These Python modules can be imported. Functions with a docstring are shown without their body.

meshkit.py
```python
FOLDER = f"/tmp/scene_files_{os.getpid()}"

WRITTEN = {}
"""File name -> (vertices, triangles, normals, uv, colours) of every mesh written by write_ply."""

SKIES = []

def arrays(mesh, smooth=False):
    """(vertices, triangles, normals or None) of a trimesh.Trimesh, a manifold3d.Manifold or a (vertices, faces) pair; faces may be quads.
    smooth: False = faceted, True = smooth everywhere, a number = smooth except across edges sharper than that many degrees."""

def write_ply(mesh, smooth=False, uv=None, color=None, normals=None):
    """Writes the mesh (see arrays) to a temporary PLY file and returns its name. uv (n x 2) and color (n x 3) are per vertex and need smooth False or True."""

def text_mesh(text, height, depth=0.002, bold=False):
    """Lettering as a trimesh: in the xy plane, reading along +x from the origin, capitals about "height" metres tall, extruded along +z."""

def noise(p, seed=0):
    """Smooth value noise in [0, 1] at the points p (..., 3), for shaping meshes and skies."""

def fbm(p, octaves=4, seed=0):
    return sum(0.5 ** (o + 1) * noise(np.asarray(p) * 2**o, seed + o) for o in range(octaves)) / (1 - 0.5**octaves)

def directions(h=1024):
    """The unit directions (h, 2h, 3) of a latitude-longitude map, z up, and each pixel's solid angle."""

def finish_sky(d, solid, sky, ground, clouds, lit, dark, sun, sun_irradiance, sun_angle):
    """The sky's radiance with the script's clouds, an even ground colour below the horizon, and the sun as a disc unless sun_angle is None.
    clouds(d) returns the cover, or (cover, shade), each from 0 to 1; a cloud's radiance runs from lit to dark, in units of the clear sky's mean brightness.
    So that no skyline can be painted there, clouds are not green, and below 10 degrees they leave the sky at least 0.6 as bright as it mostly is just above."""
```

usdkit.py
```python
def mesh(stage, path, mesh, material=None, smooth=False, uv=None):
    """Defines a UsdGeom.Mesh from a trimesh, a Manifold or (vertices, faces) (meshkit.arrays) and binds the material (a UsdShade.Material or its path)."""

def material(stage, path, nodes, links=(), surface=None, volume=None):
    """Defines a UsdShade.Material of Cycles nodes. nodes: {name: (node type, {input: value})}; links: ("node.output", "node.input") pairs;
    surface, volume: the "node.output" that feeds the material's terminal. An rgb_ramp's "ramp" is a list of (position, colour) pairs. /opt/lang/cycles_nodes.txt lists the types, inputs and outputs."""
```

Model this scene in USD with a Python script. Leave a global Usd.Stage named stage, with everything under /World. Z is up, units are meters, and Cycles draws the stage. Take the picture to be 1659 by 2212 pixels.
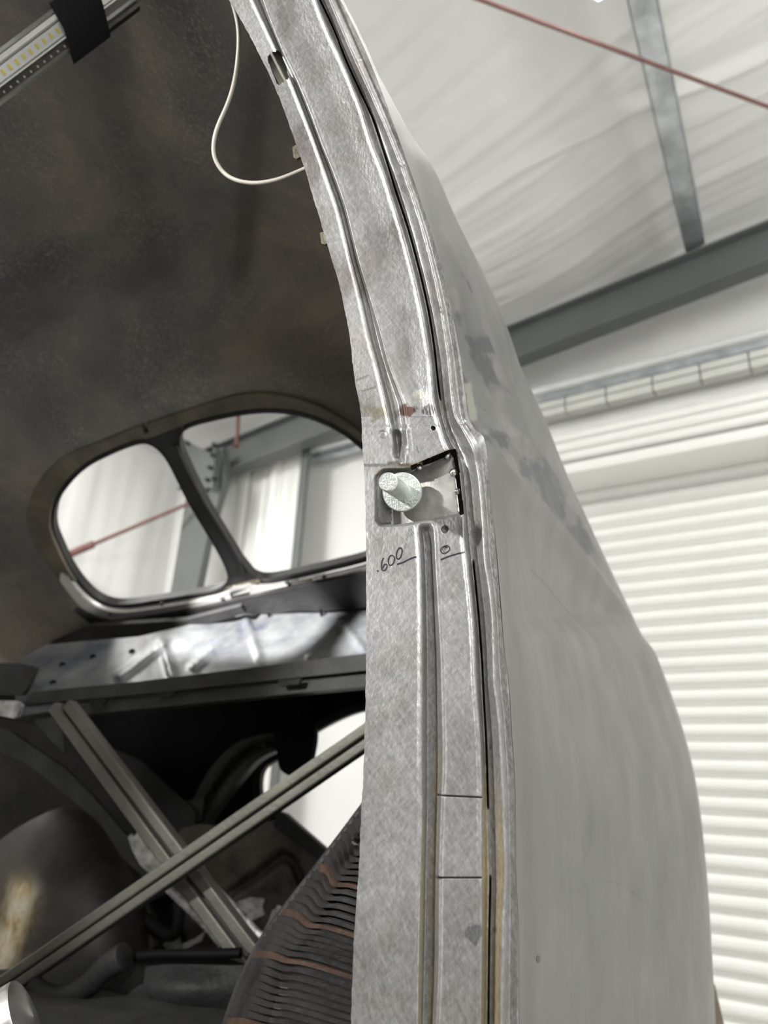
import math, numpy as np, trimesh, usdkit, meshkit
from pxr import Usd, UsdGeom, UsdLux, UsdShade, Gf, Sdf, Vt
from scipy.interpolate import PchipInterpolator as PC
from scipy.spatial import Delaunay
from scipy.ndimage import gaussian_filter1d, gaussian_filter
import shapely
from shapely.geometry import Polygon, Point, LineString

rng = np.random.default_rng(7)
stage = Usd.Stage.CreateInMemory()
UsdGeom.SetStageUpAxis(stage, UsdGeom.Tokens.z)
UsdGeom.SetStageMetersPerUnit(stage, 1.0)
UsdGeom.Xform.Define(stage, '/World'); UsdGeom.Scope.Define(stage, '/World/Looks')

# ------------------------------------------------------------------ camera
F, CX, CY = 1620.0, 829.5, 1106.0                 # focal length and centre in pixels of the 1659 x 2212 photograph
_p, _a = math.radians(20.7), math.radians(3.1)    # pitched up, rolled a little
fw = np.array([0, math.cos(_p), math.sin(_p)])
_r0 = np.array([1.0, 0, 0]); _u0 = np.array([0, -math.sin(_p), math.cos(_p)])
rt = math.cos(_a) * _r0 + math.sin(_a) * _u0
up = -math.sin(_a) * _r0 + math.cos(_a) * _u0
CAM = np.array([0, 0, 1.05])
cam = UsdGeom.Camera.Define(stage, '/World/camera')
M = Gf.Matrix4d(*rt, 0, *up, 0, *(-fw), 0, *CAM, 1)
cam.AddTransformOp().Set(M)
cam.CreateHorizontalApertureAttr(36.0); cam.CreateVerticalApertureAttr(48.0)
cam.CreateFocalLengthAttr(F / 1659 * 36)
cam.CreateClippingRangeAttr(Gf.Vec2f(0.02, 100))
cam.CreateFStopAttr(9.0); cam.CreateFocusDistanceAttr(0.55)
EXPOSURE = 1.0
cam.CreateExposureAttr(EXPOSURE)

# ------------------------------------------------------------------ lights (the lamps outside the frame; the one in view has its builder)
def look_at(xf, pos, target):
    pos = np.array(pos, float); z = pos - np.array(target, float); z /= np.linalg.norm(z)
    x = np.cross([0, 0, 1.0], z); x = np.array([1.0, 0, 0]) if np.linalg.norm(x) < 1e-4 else x / np.linalg.norm(x)
    y = np.cross(z, x)
    xf.AddTransformOp().Set(Gf.Matrix4d(*x, 0, *y, 0, *z, 0, *pos, 1))
def rect(name, pos, target, w, h, k, col=(1, 1, 1)):
    l = UsdLux.RectLight.Define(stage, '/World/' + name); look_at(l, pos, target)
    l.CreateWidthAttr(w); l.CreateHeightAttr(h); l.CreateIntensityAttr(k); l.CreateColorAttr(Gf.Vec3f(*col))
    return l
WHITE = (1.0, 0.992, 0.97)
rect('lamp_front', (0.6, -3.4, 3.2), (0, 0.6, 1.2), 1.6, 1.0, 6.5, WHITE)
rect('lamp_ceiling', (2.0, -0.6, 3.9), (2.0, -0.6, 0), 1.2, 1.2, 14.5, WHITE)
rect('lamp_ceiling_wall', (2.3, 0.6, 3.2), (0.9, 3.8, 2.9), 1.0, 0.3, 7, WHITE)
rect('lamp_ceiling_rear', (-2.6, 3.2, 3.6), (-2.4, 3.4, 0), 1.0, 1.0, 24, WHITE)
rect('lamp_doorway', (1.7, -3.4, 0.8), (-0.4, 0.5, 1.7), 2.4, 1.5, 1.6, (0.95, 0.98, 1.0))
def spot(name, pos, target, r, k, cone, col=WHITE):      # a focused work lamp
    l = UsdLux.SphereLight.Define(stage, '/World/' + name); look_at(l, pos, target); l.CreateRadiusAttr(r); l.CreateIntensityAttr(k); l.CreateColorAttr(Gf.Vec3f(*col))
    sh = UsdLux.ShapingAPI.Apply(l.GetPrim()); sh.CreateShapingConeAngleAttr(cone); sh.CreateShapingConeSoftnessAttr(0.25)
spot('lamp_incar', (-1.05, -0.15, 1.60), (0.0, 0.47, 1.06), 0.035, 1000, 31.0)
spot('lamp_bay', (-2.28, -3.06, 1.81), (-0.38, 1.32, 1.32), 0.035, 105000, 5.2)
dome = UsdLux.DomeLight.Define(stage, '/World/sky'); dome.CreateIntensityAttr(0.25); dome.CreateColorAttr(Gf.Vec3f(0.9, 0.95, 1.0))

# ------------------------------------------------------------------ pixel rays -> points of the place
def ray(x, y):
    x = np.asarray(x, float); y = np.asarray(y, float)
    return ((x - CX) / F)[..., None] * rt + ((CY - y) / F)[..., None] * up + fw
def W(x, y, d): return CAM + ray(x, y) * np.asarray(d, float)[..., None]
def pdepth(p0, n):
    p0 = np.asarray(p0, float); n = np.asarray(n, float)
    def f(x, y): return ((p0 - CAM) @ n) / (ray(x, y) @ n)
    return f
def on(x, y, pl): return W(x, y, pl(x, y))
DW = np.array([-0.82216, 0.56925, 0.0]); NW = np.array([0.56925, 0.82216, 0.0])   # along the door wall, and into it
PW = W(1500, 1775, 3.3)
def wall(off=0.0): return pdepth(PW - NW * off, NW)        # plane parallel to the door wall, off metres in front of it
def WP(a, z, off=0.0): return np.array([PW[0] + DW[0] * a - NW[0] * off, PW[1] + DW[1] * a - NW[1] * off, z])
TH = math.radians(18)
RR = np.array([math.sin(TH), math.cos(TH), 0]); II = np.array([-math.cos(TH), math.sin(TH), 0]); O0 = np.array([0.08, 0.5, 0])
def car(s, t, z): return O0 + RR * s + II * t + np.array([0, 0, z])
def splane(s): return pdepth(O0 + RR * s, RR)
def zplane(z): return pdepth(np.array([0, 0, z]), np.array([0, 0, 1.0]))

# ------------------------------------------------------------------ prims
_used = {}
def path_for(name, parent):
    base = (parent or '/World') + '/' + name
    k = _used.get(base, 0); _used[base] = k + 1
    return base if k == 0 else f'{base}_{k:03d}'
def setd(p, label=None, cat=None, group=None, kind=None):
    for k, v in (('label', label), ('category', cat), ('group', group), ('kind', kind)):
        if v: p.SetCustomDataByKey(k, v)
def thing(name, label=None, cat=None, group=None, kind=None):
    p = UsdGeom.Xform.Define(stage, path_for(name, None)).GetPrim(); setd(p, label, cat, group, kind)
    return str(p.GetPath())
def obj(name, mesh, mat, parent=None, smooth=False, label=None, cat=None, group=None, kind=None, tint=None):
    pth = path_for(name, parent)
    m = usdkit.mesh(stage, pth, mesh, mat, smooth=smooth)
    if tint is not None:
        UsdGeom.PrimvarsAPI(m).CreatePrimvar('tint', Sdf.ValueTypeNames.Color3fArray, 'vertex').Set(Vt.Vec3fArray.FromNumpy(np.asarray(tint, np.float32)))
    setd(m.GetPrim(), label, cat, group, kind)
    return pth

# ------------------------------------------------------------------ mesh helpers
def cat_(ms):
    vs, fs, n = [], [], 0
    for v, f in ms:
        vs.append(v); fs.append(np.asarray(f) + n); n += len(v)
    return np.vstack(vs), np.vstack(fs)
def tri(q):
    q = np.asarray(q); return np.vstack([q[:, [0, 1, 2]], q[:, [0, 2, 3]]])
def gridf(n, m):
    i, j = np.meshgrid(np.arange(n - 1), np.arange(m - 1), indexing='ij'); a = (i * m + j).ravel()
    return np.stack([a, a + m, a + m + 1, a + 1], 1)
def sheet(P, thick=0.0, toward=None, keep=None):
    """P (n,m,3) grid -> surface with a back sheet thick metres behind (along toward) and a rim."""
    n, m, _ = P.shape
    q = gridf(n, m)
    if keep is not None: q = q[keep.ravel()]
    v = P.reshape(-1, 3); out = [(v, tri(q))]
    if thick:
        t = np.asarray(toward, float); t = t / np.linalg.norm(t) * thick
        out.append((v + t, tri(q)[:, ::-1]))
        loop = np.concatenate([np.arange(m), np.arange(1, n) * m + m - 1, (n - 1) * m + np.arange(m - 2, -1, -1), np.arange(n - 2, 0, -1) * m])
        a = v[loop]; k = len(loop); idx = np.arange(k); nx = (idx + 1) % k
        out.append((np.vstack([a, a + t]), tri(np.stack([idx, idx + k, nx + k, nx], 1))))
    return cat_(out)
def smooth_poly(pts, n=None, closed=True):
    pts = np.asarray(pts, float)
    if closed: pts = np.vstack([pts, pts[:1]])
    d = np.concatenate([[0], np.cumsum(np.linalg.norm(np.diff(pts, axis=0), axis=1) ** 0.5)])
    from scipy.interpolate import CubicSpline
    cs = CubicSpline(d, pts, bc_type='periodic' if closed else 'natural')
    n = n or 8 * len(pts)
    return cs(np.linspace(0, d[-1], n, endpoint=not closed))
def patch(poly, depth, thick=0.004, step=12, holes=(), bump=None, toward=None):
    """A traced outline (in pixels) set at its own depth, as a sheet with thickness: dense triangulation, back and rim."""
    pg = Polygon(poly, [h for h in holes])
    if not pg.is_valid: pg = pg.buffer(0)
    if pg.geom_type != 'Polygon': pg = max(pg.geoms, key=lambda g: g.area)
    rings = [pg.exterior] + list(pg.interiors)
    pts, loops = [], []
    for rg in rings:
        c = np.array(rg.coords)[:-1]; o = []
        for k in range(len(c)):
            a, b = c[k], c[(k + 1) % len(c)]
            nn = max(1, int(np.ceil(np.linalg.norm(b - a) / step)))
            for q in range(nn): o.append(a + (b - a) * q / nn)
        loops.append(np.arange(len(o)) + len(pts)); pts += o
    x0, y0, x1, y1 = pg.bounds
    gx, gy = np.meshgrid(np.arange(x0 + step / 2, x1, step), np.arange(y0 + step / 2, y1, step))
    g = np.stack([gx.ravel(), gy.ravel()], 1)
    inner = pg.buffer(-step * 0.45)
    if len(g) and not inner.is_empty:
        g = g[shapely.contains_xy(inner, g[:, 0], g[:, 1])]
        pts = np.vstack([pts, g])
    pts = np.asarray(pts, float)
    t = Delaunay(pts).simplices
    c = pts[t].mean(1); e1 = pts[t[:, 1]] - pts[t[:, 0]]; e2 = pts[t[:, 2]] - pts[t[:, 0]]
    ar = np.abs(e1[:, 0] * e2[:, 1] - e1[:, 1] * e2[:, 0])
    t = t[shapely.contains_xy(pg, c[:, 0], c[:, 1]) & (ar > 1e-3)]
    d = depth(pts[:, 0], pts[:, 1]) * np.ones(len(pts))
    if bump is not None: d = d + bump(pts[:, 0], pts[:, 1])
    v = W(pts[:, 0], pts[:, 1], d)
    n = np.cross(v[t[:, 1]] - v[t[:, 0]], v[t[:, 2]] - v[t[:, 0]])
    flip = np.einsum('ij,ij->i', n, CAM - v[t[:, 0]]) < 0
    t[flip] = t[flip][:, ::-1]
    out = [(v, t)]
    if thick:
        if toward is None:
            n[flip] *= -1; toward = -n.sum(0)
        tw = np.asarray(toward, float); tw = tw / np.linalg.norm(tw) * thick
        out.append((v + tw, t[:, ::-1]))
        for L in loops:
            a = v[L]; k = len(L); i = np.arange(k); j = (i + 1) % k
            out.append((np.vstack([a, a + tw]), tri(np.stack([i, i + k, j + k, j], 1))))
    return cat_(out)
def box(lo, hi, bev=0.0):
    m = trimesh.creation.box(extents=np.array(hi, float) - lo); m.apply_translation((np.array(hi, float) + lo) / 2)
    return np.array(m.vertices), np.array(m.faces)
def frame(d, upv=(0, 0, 1.0)):
    d = np.asarray(d, float) / np.linalg.norm(d); u = np.asarray(upv, float) - d * (np.asarray(upv, float) @ d)
    if np.linalg.norm(u) < 1e-6: u = np.array([1.0, 0, 0]) - d * d[0]
    u /= np.linalg.norm(u); return d, u, np.cross(d, u)
def extr(p0, p1, prof, upv):
    """profile (k,2) in (side, up) swept from p0 to p1, capped."""
    p0 = np.asarray(p0, float); p1 = np.asarray(p1, float); d, u, s = frame(p1 - p0, upv)
    prof = np.asarray(prof, float); k = len(prof); off = prof[:, :1] * s + prof[:, 1:] * u
    v = np.vstack([p0 + off, p1 + off]); i = np.arange(k); j = (i + 1) % k
    f = tri(np.stack([i, j, j + k, i + k], 1))
    tt = np.array(trimesh.creation.triangulate_polygon(Polygon(prof), engine='earcut')[1]) if k > 4 else np.array([[0, 1, 2], [0, 2, 3]])
    if k > 4:
        vv, tt = trimesh.creation.triangulate_polygon(Polygon(prof), engine='earcut')
        from scipy.spatial import cKDTree
        mp = cKDTree(prof).query(vv)[1]; tt = mp[tt]
    return v, np.vstack([f, tt[:, ::-1], tt + k])
def tube(path, r, n=12, closed=False, cap=True):
    P = np.asarray(path, float); k = len(P); r = np.ones(k) * r
    T = np.gradient(P, axis=0); T /= np.linalg.norm(T, axis=1, keepdims=True)
    u = np.cross(T[0], [0.3, 0.5, 0.8]); u /= np.linalg.norm(u); V = []
    for i in range(k):
        u = u - T[i] * (u @ T[i]); u /= np.linalg.norm(u); w = np.cross(T[i], u)
        a = np.arange(n) * 2 * np.pi / n
        V.append(P[i] + r[i] * (np.cos(a)[:, None] * u + np.sin(a)[:, None] * w))
    V = np.array(V); v = V.reshape(-1, 3); f = []
    i, j = np.meshgrid(np.arange(k - 1), np.arange(n), indexing='ij'); j2 = (j + 1) % n
    f = tri(np.stack([(i * n + j).ravel(), (i * n + j2).ravel(), ((i + 1) * n + j2).ravel(), ((i + 1) * n + j).ravel()], 1))
    if cap:
        c0, c1 = len(v), len(v) + 1; v = np.vstack([v, P[:1], P[-1:]]); q = np.arange(n); q2 = (q + 1) % n
        f = np.vstack([f, np.stack([np.full(n, c0), q2, q], 1), np.stack([np.full(n, c1), (k - 1) * n + q, (k - 1) * n + q2], 1)])
    return v, f
def lathe(prof, p0, axis, n=48):
    """(radius, height) profile turned about axis from p0"""
    d, u, s = frame(axis, (0.2, 0.3, 0.9)); a = np.arange(n) * 2 * np.pi / n
    prof = np.asarray(prof, float); k = len(prof)
    ring = np.cos(a)[:, None] * u + np.sin(a)[:, None] * s
    V = np.array([np.asarray(p0) + d * h + ring * r for r, h in prof]); v = V.reshape(-1, 3)
    i, j = np.meshgrid(np.arange(k - 1), np.arange(n), indexing='ij'); j2 = (j + 1) % n
    return v, tri(np.stack([(i * n + j).ravel(), ((i + 1) * n + j).ravel(), ((i + 1) * n + j2).ravel(), (i * n + j2).ravel()], 1))
def rbox(w, h, r, n=5):
    """rounded rectangle profile"""
    o = []
    for cx, cy, a0 in ((w / 2 - r, h / 2 - r, 0), (-w / 2 + r, h / 2 - r, 90), (-w / 2 + r, -h / 2 + r, 180), (w / 2 - r, -h / 2 + r, 270)):
        for k in range(n): t = math.radians(a0 + 90 * k / (n - 1)); o.append((cx + r * math.cos(t), cy + r * math.sin(t)))
    return np.array(o)
def sstep(a, b, x): t = np.clip((x - a) / (b - a), 0, 1); return t * t * (3 - 2 * t)
def nz(x, y, s, seed=0, oct=4): return meshkit.fbm(np.stack([np.asarray(x) / s, np.asarray(y) / s, np.zeros_like(np.asarray(x, float))], -1), oct, seed) - 0.5
def segd(x, y, a, b):
    a = np.array(a, float); b = np.array(b, float); d = b - a; t = np.clip(((x - a[0]) * d[0] + (y - a[1]) * d[1]) / (d @ d), 0, 1)
    return np.hypot(x - a[0] - t * d[0], y - a[1] - t * d[1])
def pold(x, y, pts):
    return np.min([segd(x, y, pts[i], pts[i + 1]) for i in range(len(pts) - 1)], axis=0)

# ------------------------------------------------------------------ materials
def mat(name, nodes, links, surface='p.BSDF'): return usdkit.material(stage, '/World/Looks/' + name, nodes, links, surface=surface)
def plain(name, col, rough=0.5, metal=0.0, var=0.25, scale=6.0, bump=0.0, bscale=60.0, stretch=(1, 1, 1), spec=0.5, detail=5, dark=None):
    c = np.array(col, float); lo = c * (1 - var) if dark is None else np.array(dark); hi = np.clip(c * (1 + var), 0, 1)
    nodes = {'t': ('texture_coordinate', {}), 'mp': ('mapping', {'scale': stretch}), 'n': ('noise_texture', {'scale': scale, 'detail': detail, 'roughness': 0.6}),
             'r': ('rgb_ramp', {'ramp': [(0.3, lo), (0.5, c), (0.72, hi)]}), 'p': ('principled_bsdf', {'roughness': rough, 'metallic': metal, 'specular_ior_level': spec})}
    links = [('t.object', 'mp.vector'), ('mp.vector', 'n.vector'), ('n.fac', 'r.fac'), ('r.color', 'p.base_color')]
    if bump:
        nodes['n2'] = ('noise_texture', {'scale': bscale, 'detail': 4}); nodes['b'] = ('bump', {'strength': bump, 'distance': 0.01})
        links += [('mp.vector', 'n2.vector'), ('n2.fac', 'b.height'), ('b.normal', 'p.normal')]
    return mat(name, nodes, links)
def tinted(name, rough, metal, scale, stretch, bump, bscale, var=0.16, rvar=0.12, bdist=0.001, brush=0.0):
    """bare steel: base colour from the mesh's own wear colours, times a fine grain and two ways of sanding strokes"""
    nodes = {'a': ('attribute', {'attribute': 'tint'}), 't': ('texture_coordinate', {}), 'mp': ('mapping', {'scale': stretch}),
             'n': ('noise_texture', {'scale': scale, 'detail': 6, 'roughness': 0.65}), 'r': ('rgb_ramp', {'ramp': [(0.3, (1 - var,) * 3), (0.7, (1 + var * 0.5,) * 3)]}),
             'm': ('mix', {'mix_type': 'multiply', 'fac': 1.0}), 'n2': ('noise_texture', {'scale': bscale, 'detail': 3}), 'b': ('bump', {'strength': bump, 'distance': bdist}),
             'n3': ('noise_texture', {'scale': 14.0, 'detail': 5}), 'rr': ('map_range', {'from_min': 0.3, 'from_max': 0.7, 'to_min': rough - rvar, 'to_max': rough + rvar}),
             'p': ('principled_bsdf', {'metallic': metal})}
    links = [('t.object', 'mp.vector'), ('mp.vector', 'n.vector'), ('n.fac', 'r.fac'), ('a.color', 'm.color1'), ('r.color', 'm.color2'),
             ('mp.vector', 'n2.vector'), ('n2.fac', 'b.height'), ('b.normal', 'p.normal'), ('t.object', 'n3.vector'), ('n3.fac', 'rr.value'), ('rr.result', 'p.roughness')]
    last = 'm.color'
    if brush:
        for k, (ang, sc) in enumerate(((0.62, 480.0), (-0.75, 560.0))):
            nodes |= {f'ra{k}': ('mapping', {'rotation': (0, ang, 0)}), f'sa{k}': ('mapping', {'scale': (1, 1, 0.10)}), f'nb{k}': ('noise_texture', {'scale': sc, 'detail': 3, 'roughness': 0.7}),
                      f'rb{k}': ('rgb_ramp', {'ramp': [(0.30, (1 - brush,) * 3), (0.5, (1.0,) * 3), (0.72, (1 + 1.5 * brush,) * 3)]}), f'mb{k}': ('mix', {'mix_type': 'multiply', 'fac': 1.0})}
            links += [('t.object', f'ra{k}.vector'), (f'ra{k}.vector', f'sa{k}.vector'), (f'sa{k}.vector', f'nb{k}.vector'), (f'nb{k}.fac', f'rb{k}.fac'), (last, f'mb{k}.color1'), (f'rb{k}.color', f'mb{k}.color2')]
            last = f'mb{k}.color'
    return mat(name, nodes, links + [(last, 'p.base_color')])
STEEL = tinted('sanded_steel', 0.46, 0.55, 420, (1, 1, 0.45), 0.30, 520, var=0.24, brush=0.13)
SKIN = tinted('bare_body_steel', 0.44, 1.0, 22, (1, 1, 0.18), 0.05, 400, var=0.10, rvar=0.06)
BRIGHT = plain('bright_steel', (0.62, 0.61, 0.59), 0.3, 1.0, 0.15, 40, 0.2, 400)
ZINC = plain('zinc_plate', (0.66, 0.70, 0.66), 0.38, 0.85, 0.12, 120, 0.15, 700)
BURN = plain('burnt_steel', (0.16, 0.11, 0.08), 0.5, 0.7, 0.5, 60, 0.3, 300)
INK = plain('marker_ink', (0.02, 0.018, 0.025), 0.35, 0, 0.1)
def roofmat():
    nodes = {'t': ('texture_coordinate', {}), 'n': ('noise_texture', {'scale': 3.2, 'detail': 6, 'roughness': 0.62, 'distortion': 0.6}),
             'r': ('rgb_ramp', {'ramp': [(0.34, (0.165, 0.165, 0.175)), (0.5, (0.25, 0.237, 0.222)), (0.66, (0.38, 0.325, 0.265))]}),
             'n2': ('noise_texture', {'scale': 190, 'detail': 5, 'roughness': 0.75}), 'r2': ('rgb_ramp', {'ramp': [(0.50, (0, 0, 0)), (0.66, (1, 1, 1))]}),
             'n4': ('noise_texture', {'scale': 7, 'detail': 3}), 'r4': ('rgb_ramp', {'ramp': [(0.38, (0.08, 0.08, 0.08)), (0.66, (0.8, 0.8, 0.8))]}), 'mm': ('mix', {'mix_type': 'multiply', 'fac': 1.0}),
             'x': ('mix', {'color2': (0.60, 0.53, 0.40)}), 'bw': ('rgb_to_bw', {}), 'b': ('bump', {'strength': 0.25, 'distance': 0.002}),
             'p': ('principled_bsdf', {'roughness': 0.62, 'metallic': 0.15, 'specular_ior_level': 0.3})}
    return mat('old_roof_steel', nodes, [('t.object', 'n.vector'), ('n.fac', 'r.fac'), ('t.object', 'n2.vector'), ('n2.fac', 'r2.fac'), ('t.object', 'n4.vector'), ('n4.fac', 'r4.fac'),
               ('r2.color', 'mm.color1'), ('r4.color', 'mm.color2'), ('mm.color', 'bw.color'), ('bw.val', 'x.fac'), ('r.color', 'x.color1'), ('x.color', 'p.base_color'),
               ('n2.fac', 'b.height'), ('b.normal', 'p.normal')])
ROOF = roofmat()
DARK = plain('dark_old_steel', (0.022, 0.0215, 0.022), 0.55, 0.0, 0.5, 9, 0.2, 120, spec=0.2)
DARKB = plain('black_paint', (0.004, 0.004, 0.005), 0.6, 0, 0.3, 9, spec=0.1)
BROWN = plain('brown_primer', (0.20, 0.175, 0.13), 0.6, 0.25, 0.35, 14, 0.2, 150)
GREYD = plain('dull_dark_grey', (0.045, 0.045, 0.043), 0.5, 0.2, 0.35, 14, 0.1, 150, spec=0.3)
PANEL = plain('oily_panel_steel', (0.115, 0.117, 0.120), 0.45, 0.15, 0.45, 16, 0.05, 60, stretch=(1.0, 1.0, 0.22), dark=(0.060, 0.066, 0.085), spec=0.3)
LIP = plain('polished_lip', (0.72, 0.69, 0.67), 0.42, 0.6, 0.15, 30)
TUBE = plain('raw_tube_steel', (0.135, 0.130, 0.110), 0.5, 0.55, 0.22, 12, 0.08, 200)
OLIVE = plain('stained_inner_steel', (0.085, 0.075, 0.058), 0.5, 0.4, 0.6, 11, 0.2, 90, dark=(0.022, 0.021, 0.020))
BARE = plain('bare_patch', (0.5, 0.5, 0.48), 0.45, 0.5, 0.5, 50, 0.4, 150, dark=(0.16, 0.15, 0.14))
RUST = plain('rusty_bar', (0.034, 0.031, 0.030), 0.5, 0.3, 0.6, 18, 0.1, 150, dark=(0.010, 0.010, 0.010))
RUST2 = plain('rustier_bar', (0.075, 0.042, 0.028), 0.65, 0.2, 0.5, 20, 0.2, 150)
def dirtrust():
    nodes = {'t': ('texture_coordinate', {}), 'mp': ('mapping', {'rotation': (0, 0.6, 0), 'scale': (1, 1, 0.45)}), 'n': ('noise_texture', {'scale': 26, 'detail': 6, 'roughness': 0.75, 'distortion': 0.5}),
             'a': ('attribute', {'attribute': 'tint'}), 'bw': ('rgb_to_bw', {}), 'ma': ('math', {'math_type': 'multiply'}),
             'r': ('rgb_ramp', {'ramp': [(0.20, (0.05, 0.046, 0.042)), (0.36, (0.22, 0.15, 0.08)), (0.48, (0.62, 0.48, 0.26)), (0.6, (0.80, 0.73, 0.60))]}),
             'n0': ('noise_texture', {'scale': 12, 'detail': 5}), 'r0': ('rgb_ramp', {'ramp': [(0.35, (0.03, 0.029, 0.028)), (0.65, (0.075, 0.067, 0.056))]}),
             'm': ('mix', {}), 'p': ('principled_bsdf', {'roughness': 0.5, 'metallic': 0.3})}
    return mat('wheel_well_steel', nodes, [('t.object', 'mp.vector'), ('mp.vector', 'n.vector'), ('t.object', 'n0.vector'), ('n0.fac', 'r0.fac'), ('a.color', 'bw.color'), ('bw.val', 'm.fac'),
               ('n.fac', 'r.fac'), ('r0.color', 'm.color1'), ('r.color', 'm.color2'), ('m.color', 'p.base_color')])
WELL = dirtrust()
VINYL = plain('white_vinyl', (0.80, 0.80, 0.785), 0.5, 0, 0.02, 2, 0.12, 7, spec=0.4)
WPAINT = plain('white_paint', (0.82, 0.82, 0.79), 0.32, 0, 0.02, 4)
SLAT = plain('white_slat', (0.84, 0.84, 0.81), 0.48, 0, 0.02, 3)
GREYP = plain('grey_beam_paint', (0.115, 0.122, 0.118), 0.45, 0, 0.08, 3)
GALV = plain('galvanised', (0.50, 0.53, 0.55), 0.42, 0.9, 0.30, 9, 0.05, 60)
ROD = plain('red_primer_rod', (0.15, 0.065, 0.055), 0.5, 0, 0.2, 20)
RAILW = plain('white_rail_metal', (0.72, 0.73, 0.73), 0.3, 0.2, 0.06, 8)
TAPE = plain('tape_strip', (0.60, 0.61, 0.57), 0.45, 0, 0.06, 8)
CONC = plain('concrete', (0.50, 0.49, 0.46), 0.6, 0, 0.2, 3, 0.1, 40)
CORD = plain('cord_sheath', (0.46, 0.43, 0.37), 0.45, 0, 0.15, 30)
WEB = mat('black_webbing', {'t': ('texture_coordinate', {}), 'w': ('wave_texture', {'scale': 160.0}), 'b': ('bump', {'strength': 0.8, 'distance': 0.001}), 'p': ('principled_bsdf', {'base_color': (0.010, 0.010, 0.014), 'roughness': 0.7})},
          [('t.object', 'w.vector'), ('w.fac', 'b.height'), ('b.normal', 'p.normal')]) 
CLEAR = plain('frosted_tube', (0.60, 0.60, 0.58), 0.2, 0.6, 0.12, 30)
STRIP = plain('led_board', (0.80, 0.80, 0.80), 0.4, 0, 0.05)
CHIPY = plain('led_phosphor', (0.78, 0.68, 0.16), 0.4, 0, 0.1)
CHIPW = plain('led_small', (0.75, 0.73, 0.68), 0.4, 0, 0.1)
DULLM = plain('dull_strip', (0.33, 0.32, 0.29), 0.3, 0.8, 0.2, 40)
GLOW = mat('lamp_glow', {'e': ('emission', {'color': (1, 0.99, 0.96), 'strength': 14.0})}, [], surface='e.emission')
ALU = plain('polished_aluminium', (0.70, 0.68, 0.67), 0.30, 0.9, 0.2, 30)
#BUILD
# ================================================================== the building
def zat(x, y, off=0.0): return float(on(x, y, wall(off))[2])
def aat(x, y, off=0.0): return float((on(x, y, wall(off)) - PW) @ DW)
CZ0 = 3.86
def cz(a): return CZ0 - 0.1 * (a - 0.86)
def BP(a, b, z): return np.stack([PW[0] + DW[0] * a - NW[0] * b, PW[1] + DW[1] * a - NW[1] * b, z + 0 * a], -1)
A0, A1, B1 = -6.0, 3.85, 9.0
# floor
a_, b_ = np.meshgrid(np.linspace(A0, A1, 3), np.linspace(0, B1, 3), indexing='ij')
obj('floor', sheet(BP(a_, b_, 0 * a_), 0.1, (0, 0, -1)), CONC, kind='structure', label='grey concrete workshop floor')
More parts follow.
